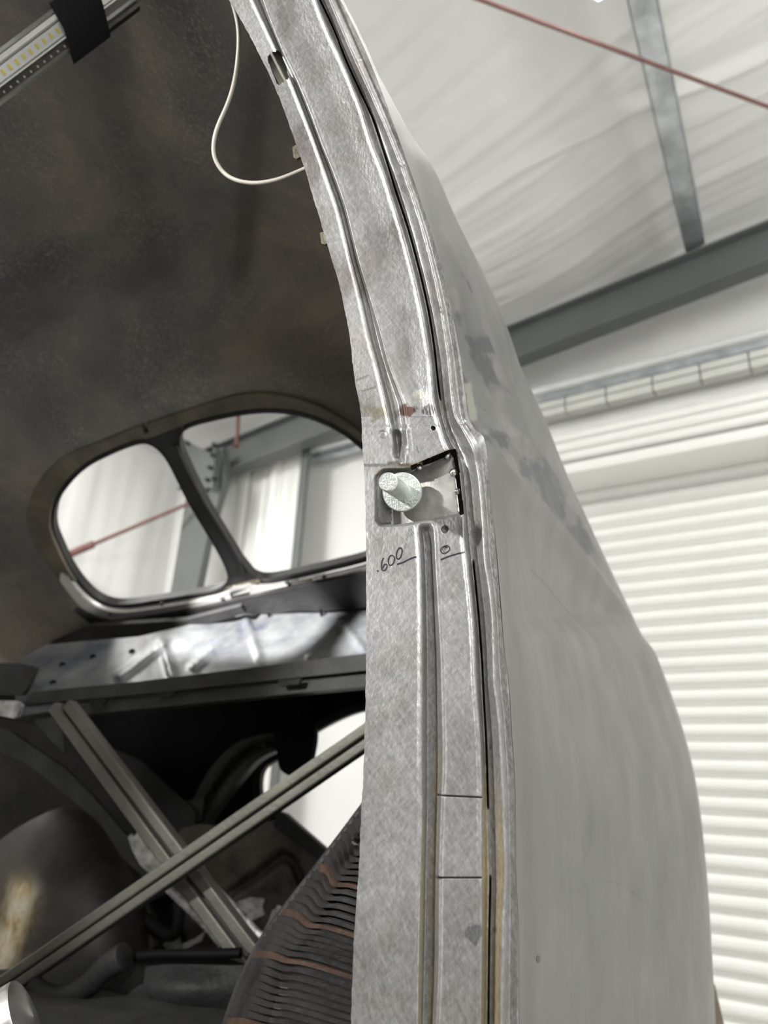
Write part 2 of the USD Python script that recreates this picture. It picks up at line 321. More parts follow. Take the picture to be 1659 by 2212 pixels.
# ceiling: vinyl-faced insulation, folded and sagging between the purlins
na, nb = 150, 620
av = np.linspace(A0, A1, na); bv = np.concatenate([np.linspace(0, 5.0, 520), np.linspace(5.0, B1, nb - 520 + 1)[1:]])
a_, b_ = np.meshgrid(av, bv, indexing='ij')
sk = b_ + 0.10 * a_ + 0.05 * np.sin(a_ * 2.2)
def fb(x, y, seed, o=3): return meshkit.fbm(np.stack([x, y, 0 * x], -1), o, seed) - 0.5
h = 0.10 * np.abs(fb(a_ * 0.5, sk * 9.0, 3)) + 0.06 * np.abs(fb(a_ * 0.9 + 5, sk * 3.2, 5)) + 0.07 * fb(a_ * 0.4, sk * 1.2, 9)
PUR = -0.30
sag = -0.05 * np.abs(np.sin(np.pi * (a_ - PUR) / 1.5)) ** 0.8
seams = [float((on(1190, 350, pdepth(np.array([0, 0, 3.95]), np.array([0, 0, 1.0]))) - PW) @ -NW), 3.6]
for sb in seams:
    dd = sk - sb - 0.12 * np.sin(np.pi * (a_ - PUR) / 1.5) - 0.03 * np.sin(a_ * 3)
    h = h - 0.045 * np.exp(-(dd / 0.03) ** 2) + 0.02 * np.exp(-((dd - 0.07) / 0.05) ** 2)
obj('ceiling', sheet(BP(a_, b_, cz(a_) + 0.03 + h * 0.55 + sag), 0.05, (0, 0, 1)), VINYL, smooth=True, kind='structure', label='white vinyl-faced roof insulation, wrinkled and sagging')
# walls
def wallsheet(P, tw): return sheet(P, 0.06, tw)
a_, z_ = np.meshgrid(np.linspace(A0, A1, 260), np.linspace(0, 4.7, 60), indexing='ij')
wr = 0.05 * np.abs(fb(a_ * 3.2 + 0.3 * z_, z_ * 0.35, 21)) * sstep(2.9, 3.2, z_) + 0.02 * fb(a_ * 1.3, z_ * 0.6, 22)
obj('wall_rear', wallsheet(BP(a_, -0.05 + wr, z_), NW), VINYL, smooth=True, kind='structure', label='white insulated wall behind the car, around the roll-up door')
b_, z_ = np.meshgrid(np.linspace(-0.1, B1, 300), np.linspace(0, 4.7, 30), indexing='ij')
wr = 0.06 * np.abs(fb(b_ * 5.2 + 0.2 * z_, z_ * 0.25, 31)) + 0.03 * fb(b_ * 1.3, z_ * 0.5, 32)
obj('wall_left', wallsheet(BP(A1 - wr, b_, z_), DW), VINYL, smooth=True, kind='structure', label='white insulated wall with upright folds')
for nm, P0, P1, tw in (('wall_right', (A0, 0), (A0, B1), -DW), ('wall_front', (A0, B1), (A1, B1), -NW)):
    t_, z_ = np.meshgrid(np.linspace(0, 1, 6), np.linspace(0, 4.8, 4), indexing='ij')
    obj(nm, wallsheet(BP(P0[0] + (P1[0] - P0[0]) * t_, P0[1] + (P1[1] - P0[1]) * t_, z_), tw), VINYL, kind='structure')
# roll-up door
DA0, DA1 = -2.4, 1.40
door = thing('door_1', 'white roll-up door curtain of ribbed slats', None, kind='structure')
zh = zat(1659, 943, 0.30)
PITCH = 0.0765
prof = np.array([(0, 0.0), (0.002, 0.004), (0.016, 0.012), (0.023, 0.022), (0.026, 0.036), (0.024, 0.050), (0.016, 0.057), (0.002, 0.0600), (-0.008, 0.0620), (-0.008, 0.0690), (0.004, 0.0705), (0.005, 0.0735), (-0.002, 0.0765), (-0.012, 0.0765), (-0.012, 0.0)])
k = 0; z = zh + 0.10
sp = prof.copy()
slat0 = None
while z > 0.02:
    z -= PITCH
    if z < 0: break
    p0, p1 = WP(DA0, z, 0.02), WP(DA1, z, 0.02)
    pr = prof.copy(); pr[:, 0] *= -1
    obj('slat', extr(p0, p1, pr[:, :] * [1, 1], (0, 0, 1)), SLAT, door, smooth=35)
for aa in (DA0, DA1):
    obj('door_guide', extr(WP(aa, 0, 0.06), WP(aa, zh, 0.06), rbox(0.09, 0.10, 0.01), DW), WPAINT, door, smooth=35)
# header hood over the curtain: three rolled ribs and a lower lip
hd = thing('door_header', 'white ribbed metal hood over the roll-up door', 'door header')
def zz(y, off): return zat(1659, y, off)
def hpart(name, y0, y1, off, bul, mt=WPAINT, a0=DA0 - 0.1, a1=DA1 + 0.1, par=None):
    zt, zb = zz(y0, off), zz(y1, off); hh = zt - zb
    t = np.linspace(0, np.pi, 9)
    fr = [(-(off) - bul * math.sin(q) ** 0.6, zt - hh * (0.5 - 0.5 * math.cos(q)) - zb) for q in t]
    pr = np.array(fr + [(-0.01, 0.0), (-0.01, hh)])
    return obj(name, extr(WP(a0, zb), WP(a1, zb), pr, (0, 0, 1)), mt, par, smooth=35)
hpart('upper_rib', 843, 863, 0.24, 0.02, par=hd)
hpart('rib', 864, 889, 0.27, 0.03, par=hd)
hpart('rib', 890, 914, 0.26, 0.03, par=hd)
hpart('lower_lip', 917, 943, 0.30, 0.012, par=hd)
# bright round strut on the wall and the galvanised girt under it
st = thing('strut', 'bright galvanised tube running along the wall above the door header', 'strut')
zs = zat(1659, 718, 0.10)
obj('rail', extr(WP(-5.5, zs, 0.10), WP(2.36, zs, 0.10), rbox(0.05, 0.045, 0.018), (0, 0, 1)), RAILW, st, smooth=35)
gi = thing('girt', 'galvanised wall girt with strips of insulation tape below the tube', 'girt')
zg1, zg0 = zat(1659, 751, 0.2), zat(1659, 790, 0.14)
zf1, zf0 = zat(1659, 735, 0.07), zat(1659, 751, 0.07)
obj('flange', extr(WP(-5.5, zf0, 0.05), WP(2.36, zf0, 0.05), [(-0.04, 0), (0.02, 0), (0.02, zf1 - zf0), (-0.04, zf1 - zf0)], (0, 0, 1)), GALV, gi)
xs = [1120, 1216, 1305, 1407, 1511, 1619, 1740, 1870]
for row, (yA, yB) in enumerate(((752, 768), (771, 788))):
    for q in range(len(xs) - 1):
        aL, aR = aat(xs[q], 790 + (1659 - xs[q]) * 0.23, 0.12), aat(xs[q + 1], 790 + (1659 - xs[q + 1]) * 0.23, 0.12)
        zt, zb = zat(1659, yA, 0.07), zat(1659, yB, 0.07)
        obj('strip', extr(WP(aL - 0.004, zb, 0.05), WP(aR + 0.004, zb, 0.05), [(-0.04, 0), (0.03, 0), (0.03, zt - zb), (-0.04, zt - zb)], (0, 0, 1)), TAPE, gi)
# rafter, with bottom flange, and its column
def wpoly(pts, off, th): return patch(pts, wall(off), th, 60, toward=NW)
ra = thing('rafter', 'sloping grey painted steel rafter along the rear wall', 'beam')
top = lambda x: 715 + (1100 - x) * 0.402
bot = lambda x: 777 + (1125 - x) * 0.386
obj('web', wpoly([(395, top(395)), (1800, top(1800)), (1800, bot(1800)), (395, bot(395))], 0.26, 0.02), GREYP, ra)
A = on(395, bot(395), wall(0.26)); B = on(1800, bot(1800), wall(0.26))
obj('bottom_flange', extr(A, B, [(-0.055, -0.012), (0.055, -0.012), (0.055, 0), (-0.055, 0)], np.cross(NW, B - A) * (1 if np.cross(NW, B - A)[2] > 0 else -1)), GREYP, ra)
A = on(395, top(395), wall(0.26)); B = on(1800, top(1800), wall(0.26))
obj('top_flange', extr(A, B, [(-0.055, -0.012), (0.055, -0.012), (0.055, 0), (-0.055, 0)], np.cross(NW, B - A) * (1 if np.cross(NW, B - A)[2] > 0 else -1)), GREYP, ra)
co = thing('column', 'grey tapered steel column seen through the left half of the rear window', 'column')
obj('face', wpoly([(408, 1000), (480, 965), (486, 1035), (452, 1140), (425, 1270), (283, 1950), (258, 1950), (367, 1285), (397, 1100)], 0.42, 0.06), GREYP, co)
obj('haunch', wpoly([(390, 945), (466, 985), (466, 1048), (396, 1070)], 0.46, 0.03), GREYP, co)
obj('end_plate', wpoly([(461, 965), (465, 965), (459, 1058), (455, 1058)], 0.50, 0.06), GREYP, co)
for bx, by in ((409, 959), (467, 963), (463, 985), (457, 1012), (452, 1038), (466, 1036)):
    c = on(bx, by, wall(0.50)); obj('bolt', lathe([(0, 0.03), (0.016, 0.03), (0.016, 0), (0, 0)], c, -NW, 6), DARK, co)
# corrugated liner panel
lp = thing('liner_panel', 'white corrugated metal wall panel seen through the rear window', 'wall panel')
a0, a1 = aat(656, 1100, 0.12), aat(450, 1100, 0.15) + 0.35
zt = zat(660, 970, 0.12)
xx = np.arange(a0, a1, 0.012); pr = 0.10 + 0.022 * sstep(0.55, 0.9, np.sin((xx - a0) / 0.30 * 2 * np.pi + 1.2)) + 0.006 * sstep(0.5, 0.9, np.sin((xx - a0) / 0.10 * 2 * np.pi))
zz_ = np.linspace(0.02, zt, 4)
a_, z_ = np.meshgrid(xx, zz_, indexing='ij'); b_ = np.repeat(pr[:, None], 4, 1)
zcap = zt - (a_ - a0) * 0.03
obj('corrugated_sheet', sheet(BP(a_, b_, z_ * zcap / zt), 0.004, NW), WPAINT, lp, smooth=30)
obj('edge_trim', extr(WP(a0, 0.02, 0.15), WP(a0, zt, 0.15), [(-0.03, -0.012), (0.03, -0.012), (0.03, 0.012), (-0.03, 0.012)], NW), GREYP, lp)
# purlin: galvanised Z section on the ceiling
pu = thing('purlin', 'galvanised roof purlin running up the ceiling', 'purlin')
zp = cz(PUR) - 0.02
def bbox(a0, a1, b0, b1, z0, z1):
    Pq = np.array([BP(np.array(a), b, np.array(z)) for a in (a0, a1) for b in (b0, b1) for z in (z0, z1)]).reshape(-1, 3)
    h = trimesh.Trimesh(Pq).convex_hull; return np.array(h.vertices), np.array(h.faces)
def pl_(xa, ya, xb, yb, z): A_, B_ = on(xa, ya, zplane(z)), on(xb, yb, zplane(z)); d_ = A_ - B_; return B_ - d_ * 0.02, B_ + d_ * 2.2
def pbar(name, e0, e1, za, zb):
    Pq = np.array([q_ + np.array([0, 0, s_ * (zb - za)]) for e in (e0, e1) for q_ in e for s_ in (0, 1)])
    h = trimesh.Trimesh(Pq).convex_hull; return obj(name, (np.array(h.vertices), np.array(h.faces)), GALV, pu)
zf = zp - 0.17
eL, eR = pl_(1354, 0, 1480, 540, zf), pl_(1420, 0, 1522, 520, zf)
mixe = lambda f: (eL[0] + (eR[0] - eL[0]) * f, eL[1] + (eR[1] - eL[1]) * f)
pbar('bottom_flange', eL, eR, zf, zf + 0.005)
up_ = lambda e, dz: tuple(q_ + np.array([0, 0, dz]) for q_ in e)
pbar('web', mixe(0.97), mixe(1.0), zf, zf + 0.12)
pbar('lip', mixe(0.0), mixe(0.04), zf, zf + 0.02)
pbar('stiffener', up_(mixe(0.44), -0.004), up_(mixe(0.52), -0.004), zf, zf + 0.004)
# red brace rods
def rod(p0, p1, r, label, turn=None):
    t = thing('brace_rod', label, 'rod')
    obj('bar', tube(np.linspace(p0, p1, 12), r, 10), ROD, t, smooth=50)
    if turn: obj('turnbuckle', tube(np.linspace(p0 + (p1 - p0) * turn[0], p0 + (p1 - p0) * turn[1], 4), r * 2.0, 10), ROD, t, smooth=50)
    obj('nut', tube(np.linspace(p1 - (p1 - p0) * 0.01, p1, 3), r * 2.2, 6), ROD, t)
zr = 3.62
rod(on(800, -89, zplane(zr)), on(1800, 283, zplane(zr)), 0.0075, 'long red primed brace rod crossing under the white ceiling')
rod(on(128, 1207, wall(0.9)), on(411, 1086, wall(0.5)), 0.014, 'red brace rod with turnbuckle seen through the left window opening', (0.04, 0.26))
rod(on(517, 860, wall(0.5)), on(511, 964, wall(0.5)), 0.013, 'short upright red brace rod seen through the right window opening')
# ceiling lamp whose corner shows at the top of the frame
cl = thing('ceiling_light', 'white LED ceiling light panel glowing at the top edge of the picture', 'light')
zl = 3.70
cA, cB = on(1291, 2, zplane(zl)), on(1345, -8, zplane(zl))
la0, la1 = sorted((float((cA - PW) @ DW), float((cB - PW) @ DW))); lb = float((cA - PW) @ -NW)
obj('housing', bbox(la0 - 0.01, la1 + 0.01, lb, lb + 1.2, zl + 0.012, zl + 0.06), WPAINT, cl)
obj('diffuser', bbox(la0, la1, lb - 0.0, lb + 1.19, zl, zl + 0.011), GLOW, cl)
# ================================================================== the car body
body = thing('car_body', 'old bare-metal car body with open door jamb, rear window opening and braces inside', 'car')
def P(name, mesh, mt, parent=None, **k): return obj(name, mesh, mt, parent or body, **k)
# ---- traced curves of the door pillar: x as a function of y (pixels)
def cur(s):
    d = sorted([tuple(map(float, q.split(':'))) for q in s.split()]); y = np.array([q[0] for q in d]); x = np.array([q[1] for q in d])
    f = PC(y, x); s0 = (x[1] - x[0]) / (y[1] - y[0]); s1 = (x[-1] - x[-2]) / (y[-1] - y[-2])
    return lambda Y: np.where(Y < y[0], x[0] + (Y - y[0]) * s0, np.where(Y > y[-1], x[-1] + (Y - y[-1]) * s1, f(np.clip(Y, y[0], y[-1]))))
L0 = cur('0:495 8:500 81:541 142:573 200:599 291:632 362:657 440:680 524:705 619:734 729:755 821:766 901:780 958:783 1063:788 1117:790 1291:791 1566:788 1703:783 1886:774 2024:765 2212:758')
L1 = cur('0:548 90:590 172:628 240:655 304:680 375:705 451:731 552:756 647:780 729:798 786:814 844:828 898:840 935:847 1000:856 1060:876 1139:903 1225:910 1381:912 1652:911 1746:912 1885:909 2070:905 2212:903')
L2 = cur('0:566 106:606 182:642 243:667 311:692 375:718 446:743 557:771 647:798 718:819 786:837 844:858 871:868 924:876 992:886 1060:910 1135:934 1225:939 1335:945 1426:950 1652:954 1723:951 1885:946 2047:945 2212:939')
L3 = cur('0:685 76:715 114:733 172:758 238:784 309:806 375:832 438:852 532:880 637:906 747:927 798:934 857:938 885:943 924:954 965:968 1001:990 1050:997 1110:1002 1153:1004 1225:1012 1358:1025 1460:1029 1607:1039 1712:1042 1931:1042 2047:1042 2212:1040')
L4 = cur('0:691 73:725 127:746 210:784 253:804 327:829 410:854 506:885 614:913 690:929 752:938 855:950 930:966 1001:1001 1110:1012 1218:1023 1358:1036 1444:1042 1528:1046 1630:1051 1744:1054 1894:1059 2001:1057 2212:1055')
L5 = cur('0:712 121:763 215:806 349:862 500:913 569:931 656:950 724:961 775:968 866:977 900:984 935:1004 990:1027 1045:1036 1117:1042 1207:1047 1279:1058 1358:1065 1471:1067 1550:1077 1652:1083 1769:1088 1885:1091 2001:1086 2212:1082')
L6 = cur('0:735 81:776 152:807 253:845 329:872 500:931 628:966 706:982 775:995 844:1004 894:1010 925:1024 945:1045 981:1052 1063:1057 1158:1068 1302:1080 1403:1088 1471:1097 1584:1104 1712:1111 1862:1112 2001:1118 2212:1120')
SIL = cur('-150:655 0:741 121:796 205:841 294:890 353:931 480:989 595:1047 717:1099 800:1128 891:1171 1018:1222 1133:1274 1228:1318 1312:1358 1375:1389 1403:1411 1464:1437 1543:1465 1638:1492 1718:1508 1817:1520 1956:1532 2095:1540 2212:1546')
CRS = cur('954:1056 1038:1131 1093:1183 1141:1222 1193:1262 1248:1302 1300:1342 1344:1373 1375:1386')
FAC = cur('350:900 511:965 580:998 706:1043 775:1071 910:1131 1069:1222 1165:1278 1288:1349')
DB = cur('-450:0.60 -150:0.60 0:0.60 400:0.592 800:0.558 1050:0.532 1250:0.510 1700:0.468 2212:0.428 2450:0.412')
def dbase(x, y): return DB(y) * (1 - 0.20 * (x - 900) / F)
# local features of the jamb
def quad_in(x, y, poly, soft):
    pg = Polygon(poly); m = shapely.contains_xy(pg, x.ravel(), y.ravel()).reshape(x.shape)
    d = pold(x, y, list(poly) + [poly[0]]); return np.where(m, sstep(0, soft, d), 0.0)
RECESS = [(806, 1028), (826, 1012), (884, 1010), (976, 968), (988, 975), (998, 1060), (1003, 1112), (905, 1130), (880, 1136), (822, 1139), (808, 1128)]
RECESS = list(Polygon(RECESS).buffer(-10).buffer(10).exterior.coords)[:-1]
PLATE = [(842, 1030), (880, 1019), (972, 984), (979, 988), (990, 1112), (905, 1128), (868, 1134), (842, 1136)]
GAPS = [[(886, 1005), (965, 972), (984, 969), (990, 1000), (1002, 1110), (992, 1112), (981, 1000), (974, 981), (888, 1016)]]
SLOT = [(577, 122), (583, 113), (600, 107), (605, 112), (624, 158), (626, 167), (614, 173), (602, 182), (597, 180), (578, 132)]
def crack(y): return np.where(y < 870, 1 - sstep(845, 868, y), np.where(y < 1747, sstep(1205, 1235, y) * (1 - sstep(1738, 1748, y)), sstep(1888, 1910, y)))
def jamb_off(x, y, c):
    """metres behind the base surface at pixel (x,y); c = the curve positions on that row"""
    l0, l1, l2, l3, l4, l5, l6 = c
    g = 0.0055 + 0.0035 * sstep(1130, 1180, y)
    gm = np.where(y < 1060, 1 - sstep(955, 985, y), sstep(1128, 1150, y))          # the groove stops at the striker pocket
    g = g * gm
    o = np.zeros_like(x)
    e = 4.0
    w1 = sstep(l1 - 1, l1 + 0.30 * (l2 - l1), x) * (1 - sstep(l2 - 0.28 * (l2 - l1), l2 + 3, x))
    o += g * w1
    o -= 0.0012 * gm * np.exp(-((x - l2 - 3) / 5.0) ** 2)                             # raised bead at the groove's right
    o -= 0.0010 * np.exp(-((x - l1 + 3) / 4.0) ** 2) * gm
    o += 0.0016 * sstep(l2 + 2, l2 + 0.35 * (l3 - l2), x) * (1 - sstep(l2 + 0.5 * (l3 - l2), l3 - 4, x)) * (y < 900)     # dished face
    o -= 0.0012 * np.exp(-((x - l3 + 4) / 5.0) ** 2)
    o += 0.0075 * sstep(l3 - 2, l3 + 0.75 * (l4 - l3), x)
    cw = 1.25 + 0.6 * np.abs(nz(y, y * 0, 40, 4)) * 2
    o += 0.013 * crack(y) * np.exp(-((x - l4) / cw) ** 4)
    up5 = sstep(l4 + 2, l5, x)
    o -= 0.0075 * up5 ** 1.3
    lum = np.where((y > 250) & (y < 900), 0.0012 * (nz(x, y, 9, 8, 2) + 0.2), 0.0)
    o -= (0.0015 + lum) * np.exp(-((x - l5) / 6.0) ** 2)
    o += 0.005 * sstep(l5 + 3, 0.5 * (l5 + l6), x) - 0.0055 * sstep(0.55 * (l5 + l6) + 0 * x, l6, x)
    # step where the new lower metal begins, and the dimple left by a spot weld
    o -= 0.0010 * sstep(915, 925, y) * (1 - sstep(1000, 1010, y)) * (x < l3)
    for cx, cy, r, dp in ((826, 938, 9, 0.0008), (1000, 912, 7, -0.0012), (961, 1144, 8.5, 0.004), (868, 353, 7, -0.001), (776, 130, 6, -0.0008), (955, 670, 7, -0.001), (936, 925, 5, 0.004), (962, 1187, 7.5, 0.0015)):
        o += dp * (1 - sstep(r * 0.7, r, np.hypot(x - cx, y - cy)))
    o -= 0.003 * np.exp(-((x - 876) / 5.5) ** 2) * sstep(918, 930, y) * (1 - sstep(1000, 1012, y))       # upright bead above the pocket
    o += 0.006 * np.exp(-((x - (l1 + 8)) / 9.0) ** 2) * sstep(925, 940, y) * (1 - sstep(985, 1000, y))
    o -= 0.004 * np.exp(-(((x - 1032) / 17) ** 2 + ((y - 958) / 26) ** 2))                            # swelling at the belt end
    o += 0.013 * quad_in(x, y, RECESS, 9.0) * (0.25 + 0.75 * sstep(806, 846, x))
    for yy, xa, xb in ((1718, 946, 1042), (1896, 946, 1040)):                         # two saw cuts across the bead
        o += 0.0035 * np.exp(-((y - yy - 0.05 * (x - xa) * (yy < 1800)) / 1.1) ** 2) * ((x > xa) & (x < xb))
    o += 0.00022 * nz(x, y, 34, 2) + 0.0009 * nz(x, y, 140, 3)
    return o
ys = np.concatenate([np.arange(-420, -140, 8.0), np.arange(-140, 890, 3.0), np.arange(890, 1240, 1.6), np.arange(1240, 1705, 3.4), np.arange(1705, 1735, 1.0), np.arange(1735, 1885, 3.4), np.arange(1885, 1908, 1.0), np.arange(1908, 2440, 3.4)])
jit = 1.2 * nz(ys, ys * 0, 12, 11) * 2 + 1.5 * nz(ys, ys * 0, 60, 12)
cc = [f(ys) for f in (L0, L1, L2, L3, L4, L5, L6)]
cc[0] = cc[0] + jit
cols = [46, 26, 72, 16, 24, 30]
us = []
for k, n in enumerate(cols):
    t = np.linspace(0, 1, n, endpoint=(k == len(cols) - 1)); us.append(cc[k][:, None] + (cc[k + 1] - cc[k])[:, None] * t)
X = np.hstack(us); Y = np.repeat(ys[:, None], X.shape[1], 1)
c2 = [c[:, None] + 0 * X for c in cc]
def jamb_depth(x, y):
    c = [f(y) for f in (L0, L1, L2, L3, L4, L5, L6)]
    return dbase(x, y) + jamb_off(np.asarray(x, float), np.asarray(y, float), c)
OFF = jamb_off(X, Y, c2)
D = dbase(X, Y) + OFF
PJ = W(X, Y, D)
keep = np.ones(X.shape, bool)
for gpoly in GAPS + [SLOT, np.array(Polygon(PLATE).buffer(-3).exterior.coords)]:
    keep &= ~shapely.contains_xy(Polygon(gpoly), X, Y)
kq = keep[:-1, :-1]
# wear colours of the jamb
base = np.array([0.295, 0.291, 0.287]); T = np.ones(X.shape + (3,)) * base
def blend(m, col, k=1.0):
    global T
    m = np.clip(m * k, 0, 1)[..., None]; T = T * (1 - m) + np.array(col) * m
blend(sstep(-0.02, 0.2, nz(X, Y, 70, 41)), (0.27, 0.252, 0.243), 0.75)
blend(sstep(0.02, 0.25, nz(X * 1.6, Y * 0.6, 90, 42)) * (Y < 900), (0.175, 0.158, 0.148), 0.9)
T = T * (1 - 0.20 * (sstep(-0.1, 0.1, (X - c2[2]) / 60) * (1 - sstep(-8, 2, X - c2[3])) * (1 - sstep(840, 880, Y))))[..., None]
blend(sstep(0.0, 0.22, nz(X, Y, 24, 43)) * (X > c2[3]) * (Y < 1250), (0.21, 0.205, 0.205), 0.7)
rag = nz(X, Y, 16, 44)
blend(sstep(0, 6, 17 - np.hypot((X - 882) * 0.78, (Y - 888) * 0.95) + rag * 22), (0.070, 0.034, 0.026))
blend(sstep(0, 5, 12 - np.hypot((X - 926) * 0.8, (Y - 886)) + rag * 18), (0.075, 0.072, 0.072))
blend(sstep(0, 8, 20 - np.hypot((X - 812) * 0.6, (Y - 888)) + rag * 34) * (X < c2[1]), (0.17, 0.155, 0.11), 0.85)
blend(sstep(0, 5, 12 - np.hypot((X - 908) * 0.6, (Y - 852)) + rag * 6), (0.40, 0.38, 0.32), 0.8)
for cx, cy, rx, ry, col in ((829, 942, 8, 7, (0.22, 0.21, 0.21)), (936, 925, 5, 5, (0.10, 0.1, 0.1)), (1003, 2020 + 6, 0, 0, None), (1060, 1614, 4, 9, (0.12, 0.12, 0.13)), (1066, 1793, 4, 8, (0.16, 0.15, 0.14)), (1082, 1800, 4, 5, (0.3, 0.2, 0.17)), (1069, 2008, 4.5, 9, (0.14, 0.13, 0.13)),
        (951, 804, 6, 14, (0.24, 0.235, 0.23)), (963, 880, 8, 12, (0.17, 0.16, 0.14)), (855, 895, 9, 9, (0.16, 0.155, 0.145)), (936, 712, 5, 9, (0.25, 0.24, 0.24)), (922, 632, 4, 9, (0.25, 0.24, 0.24))):
    if col: blend(sstep(0, 0.25, 1 - np.hypot((X - cx) / rx, (Y - cy) / ry) + rag * 0.5), col, 0.9)
blot = Polygon([(1004, 2012), (1010, 2002), (1026, 1998), (1038, 1996), (1041, 2010), (1041, 2020), (1033, 2032), (1029, 2044), (1018, 2036), (1006, 2026)])
blend(shapely.contains_xy(blot, X, Y) * 1.0, (0.16, 0.16, 0.165), 0.9)
yel = sstep(1500, 1720, Y) * sstep(c2[1] + 0.45 * (c2[2] - c2[1]), c2[1] + 0.8 * (c2[2] - c2[1]), X) * (1 - sstep(c2[2] - 6, c2[2], X))
blend(yel * (0.5 + nz(X * 3, Y * 0.2, 40, 45)), (0.46, 0.36, 0.18), 0.8)
blend(sstep(1640, 1900, Y) * np.exp(-((X - c2[1] - 4) / 3.5) ** 2), (0.55, 0.47, 0.30), 0.8)
blend(sstep(1560, 1700, Y) * sstep(c2[3] - 1, c2[3] + 3, X) * (1 - sstep(c2[4] - 6, c2[4] - 2, X)), (0.56, 0.46, 0.26), 0.7)
blend(sstep(1650, 1850, Y) * np.exp(-((X - c2[5] + 9) / 4.5) ** 2), (0.50, 0.39, 0.20), 0.75)
for pl, wd in (([(905, 1178), (880, 1155)], 0), ([(884, 1145), (874, 1185)], 1.1), ([(889, 1143), (886, 1158)], 1.1), ([(893, 1145), (890, 1158)], 1.1), ([(770, 822), (795, 811)], 2.0), ([(780, 845), (812, 836)], 1.9), ([(900, 964), (904, 978)], 1.4), ([(946, 1716), (950, 1717)], 3), ([(944, 1894), (952, 1897)], 4)):
    if wd: blend(1 - sstep(wd * 0.5, wd * 1.4, pold(X, Y, pl)), (0.12, 0.115, 0.11), 0.85)
blend(sstep(0, 16, 14 - pold(X, Y, [(890, 1008), (975, 974), (988, 985)])) * (Y < 1012), (0.16, 0.12, 0.08), 0.75)
blend(sstep(0, 6, 6 - pold(X, Y, [(840, 1000), (856, 999), (868, 1004)])), (0.08, 0.07, 0.06), 0.9)
blend(sstep(0, 22, 14 - pold(X, Y, [(815, 1020), (845, 1010), (880, 1006)]) + rag * 10) * (X < 890), (0.24, 0.19, 0.12), 0.7)
pv, pf = sheet(PJ, 0, None, keep=kq)
jamb = UsdGeom.Xform.Define(stage, body + '/door_pillar').GetPrim(); JP = body + '/door_pillar'
setd(jamb, 'sanded bare steel door pillar curving up into the roof rail')
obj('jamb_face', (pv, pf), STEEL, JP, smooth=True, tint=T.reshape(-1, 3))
# the pillar's hidden box: left return and closed back, so the openings look into a real cavity
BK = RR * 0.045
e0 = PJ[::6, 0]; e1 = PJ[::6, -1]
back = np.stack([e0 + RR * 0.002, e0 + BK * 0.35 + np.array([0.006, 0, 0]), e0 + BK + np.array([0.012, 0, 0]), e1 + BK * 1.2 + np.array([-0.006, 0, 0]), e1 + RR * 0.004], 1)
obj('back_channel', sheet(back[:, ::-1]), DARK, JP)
# ---- striker pocket: patch plate, weld tacks, pin with washer
pl_d = lambda x, y: dbase(x, y) + 0.0115 - 0.004 * sstep(870, 960, x)
obj('patch_plate', patch(PLATE, pl_d, 0.0018, 7), tinted('patch_steel', 0.30, 1.0, 70, (1, 1, 1), 0.5, 500, var=0.2), JP, tint=None, label='bright tack-welded steel patch plate') if False else None
ppv, ppf = patch(PLATE, pl_d, 0.0018, 6)
obj('patch_plate', (ppv, ppf), plain('patch_steel', (0.44, 0.425, 0.40), 0.38, 0.6, 0.3, 55, 0.03, 400), JP, label='bright tack-welded steel patch plate')
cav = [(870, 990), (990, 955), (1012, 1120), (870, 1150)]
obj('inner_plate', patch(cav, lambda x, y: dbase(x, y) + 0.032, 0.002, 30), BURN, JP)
for bx, by, br in ((906, 1009, 7), (967, 984, 8), (980, 1021, 9.5), (988, 1062, 7.5)):
    d = float(dbase(np.array(bx), np.array(by))) + 0.004; c = W(bx, by, d)
    s = trimesh.creation.icosphere(2, br / F * d); vv = np.array(s.vertices); vv *= 1 + 0.25 * (meshkit.noise(vv * 700) - 0.5)[:, None]
    obj('weld_tack', (vv * [1, 0.7, 1] + c, np.array(s.faces)), BRIGHT, JP, smooth=True)
tipc = W(838, 1041, 0.482); bc = W(868, 1071, 0.529)
ax = (tipc - bc) / np.linalg.norm(tipc - bc)
wc = W(869, 1063, 0.5290)
axn = (tipc - wc); Lp = np.linalg.norm(axn); axn /= Lp
pin = UsdGeom.Xform.Define(stage, JP + '/striker_pin').GetPrim()
PR = 0.0063
_used[JP + '/striker_pin'] = 1
obj('striker_pin_stud', lathe([(0, Lp), (PR - 0.0007, Lp), (PR, Lp - 0.0007), (PR, 0.0), (PR, -0.012), (0, -0.012)], wc, axn, 64), ZINC, JP, smooth=35) if False else None
stage.RemovePrim(JP + '/striker_pin')
_used[JP + '/striker_pin'] = 0
obj('striker_pin', lathe([(0, Lp), (PR - 0.0007, Lp), (PR, Lp - 0.0007), (PR, 0.0), (PR, -0.012), (0, -0.012)], wc, axn, 64), ZINC, JP, smooth=35, label='round zinc-plated striker pin')
wn = axn * 0.75 + (-fw) * 0.25; wn = axn
WR = 0.0139
obj('washer', lathe([(PR, 0.0022), (WR - 0.0006, 0.0022), (WR, 0.0016), (WR, -0.0022), (WR - 0.0006, -0.0028), (PR, -0.0028)], wc, wn, 72), ZINC, JP, smooth=35, label='thick zinc washer behind the striker pin')
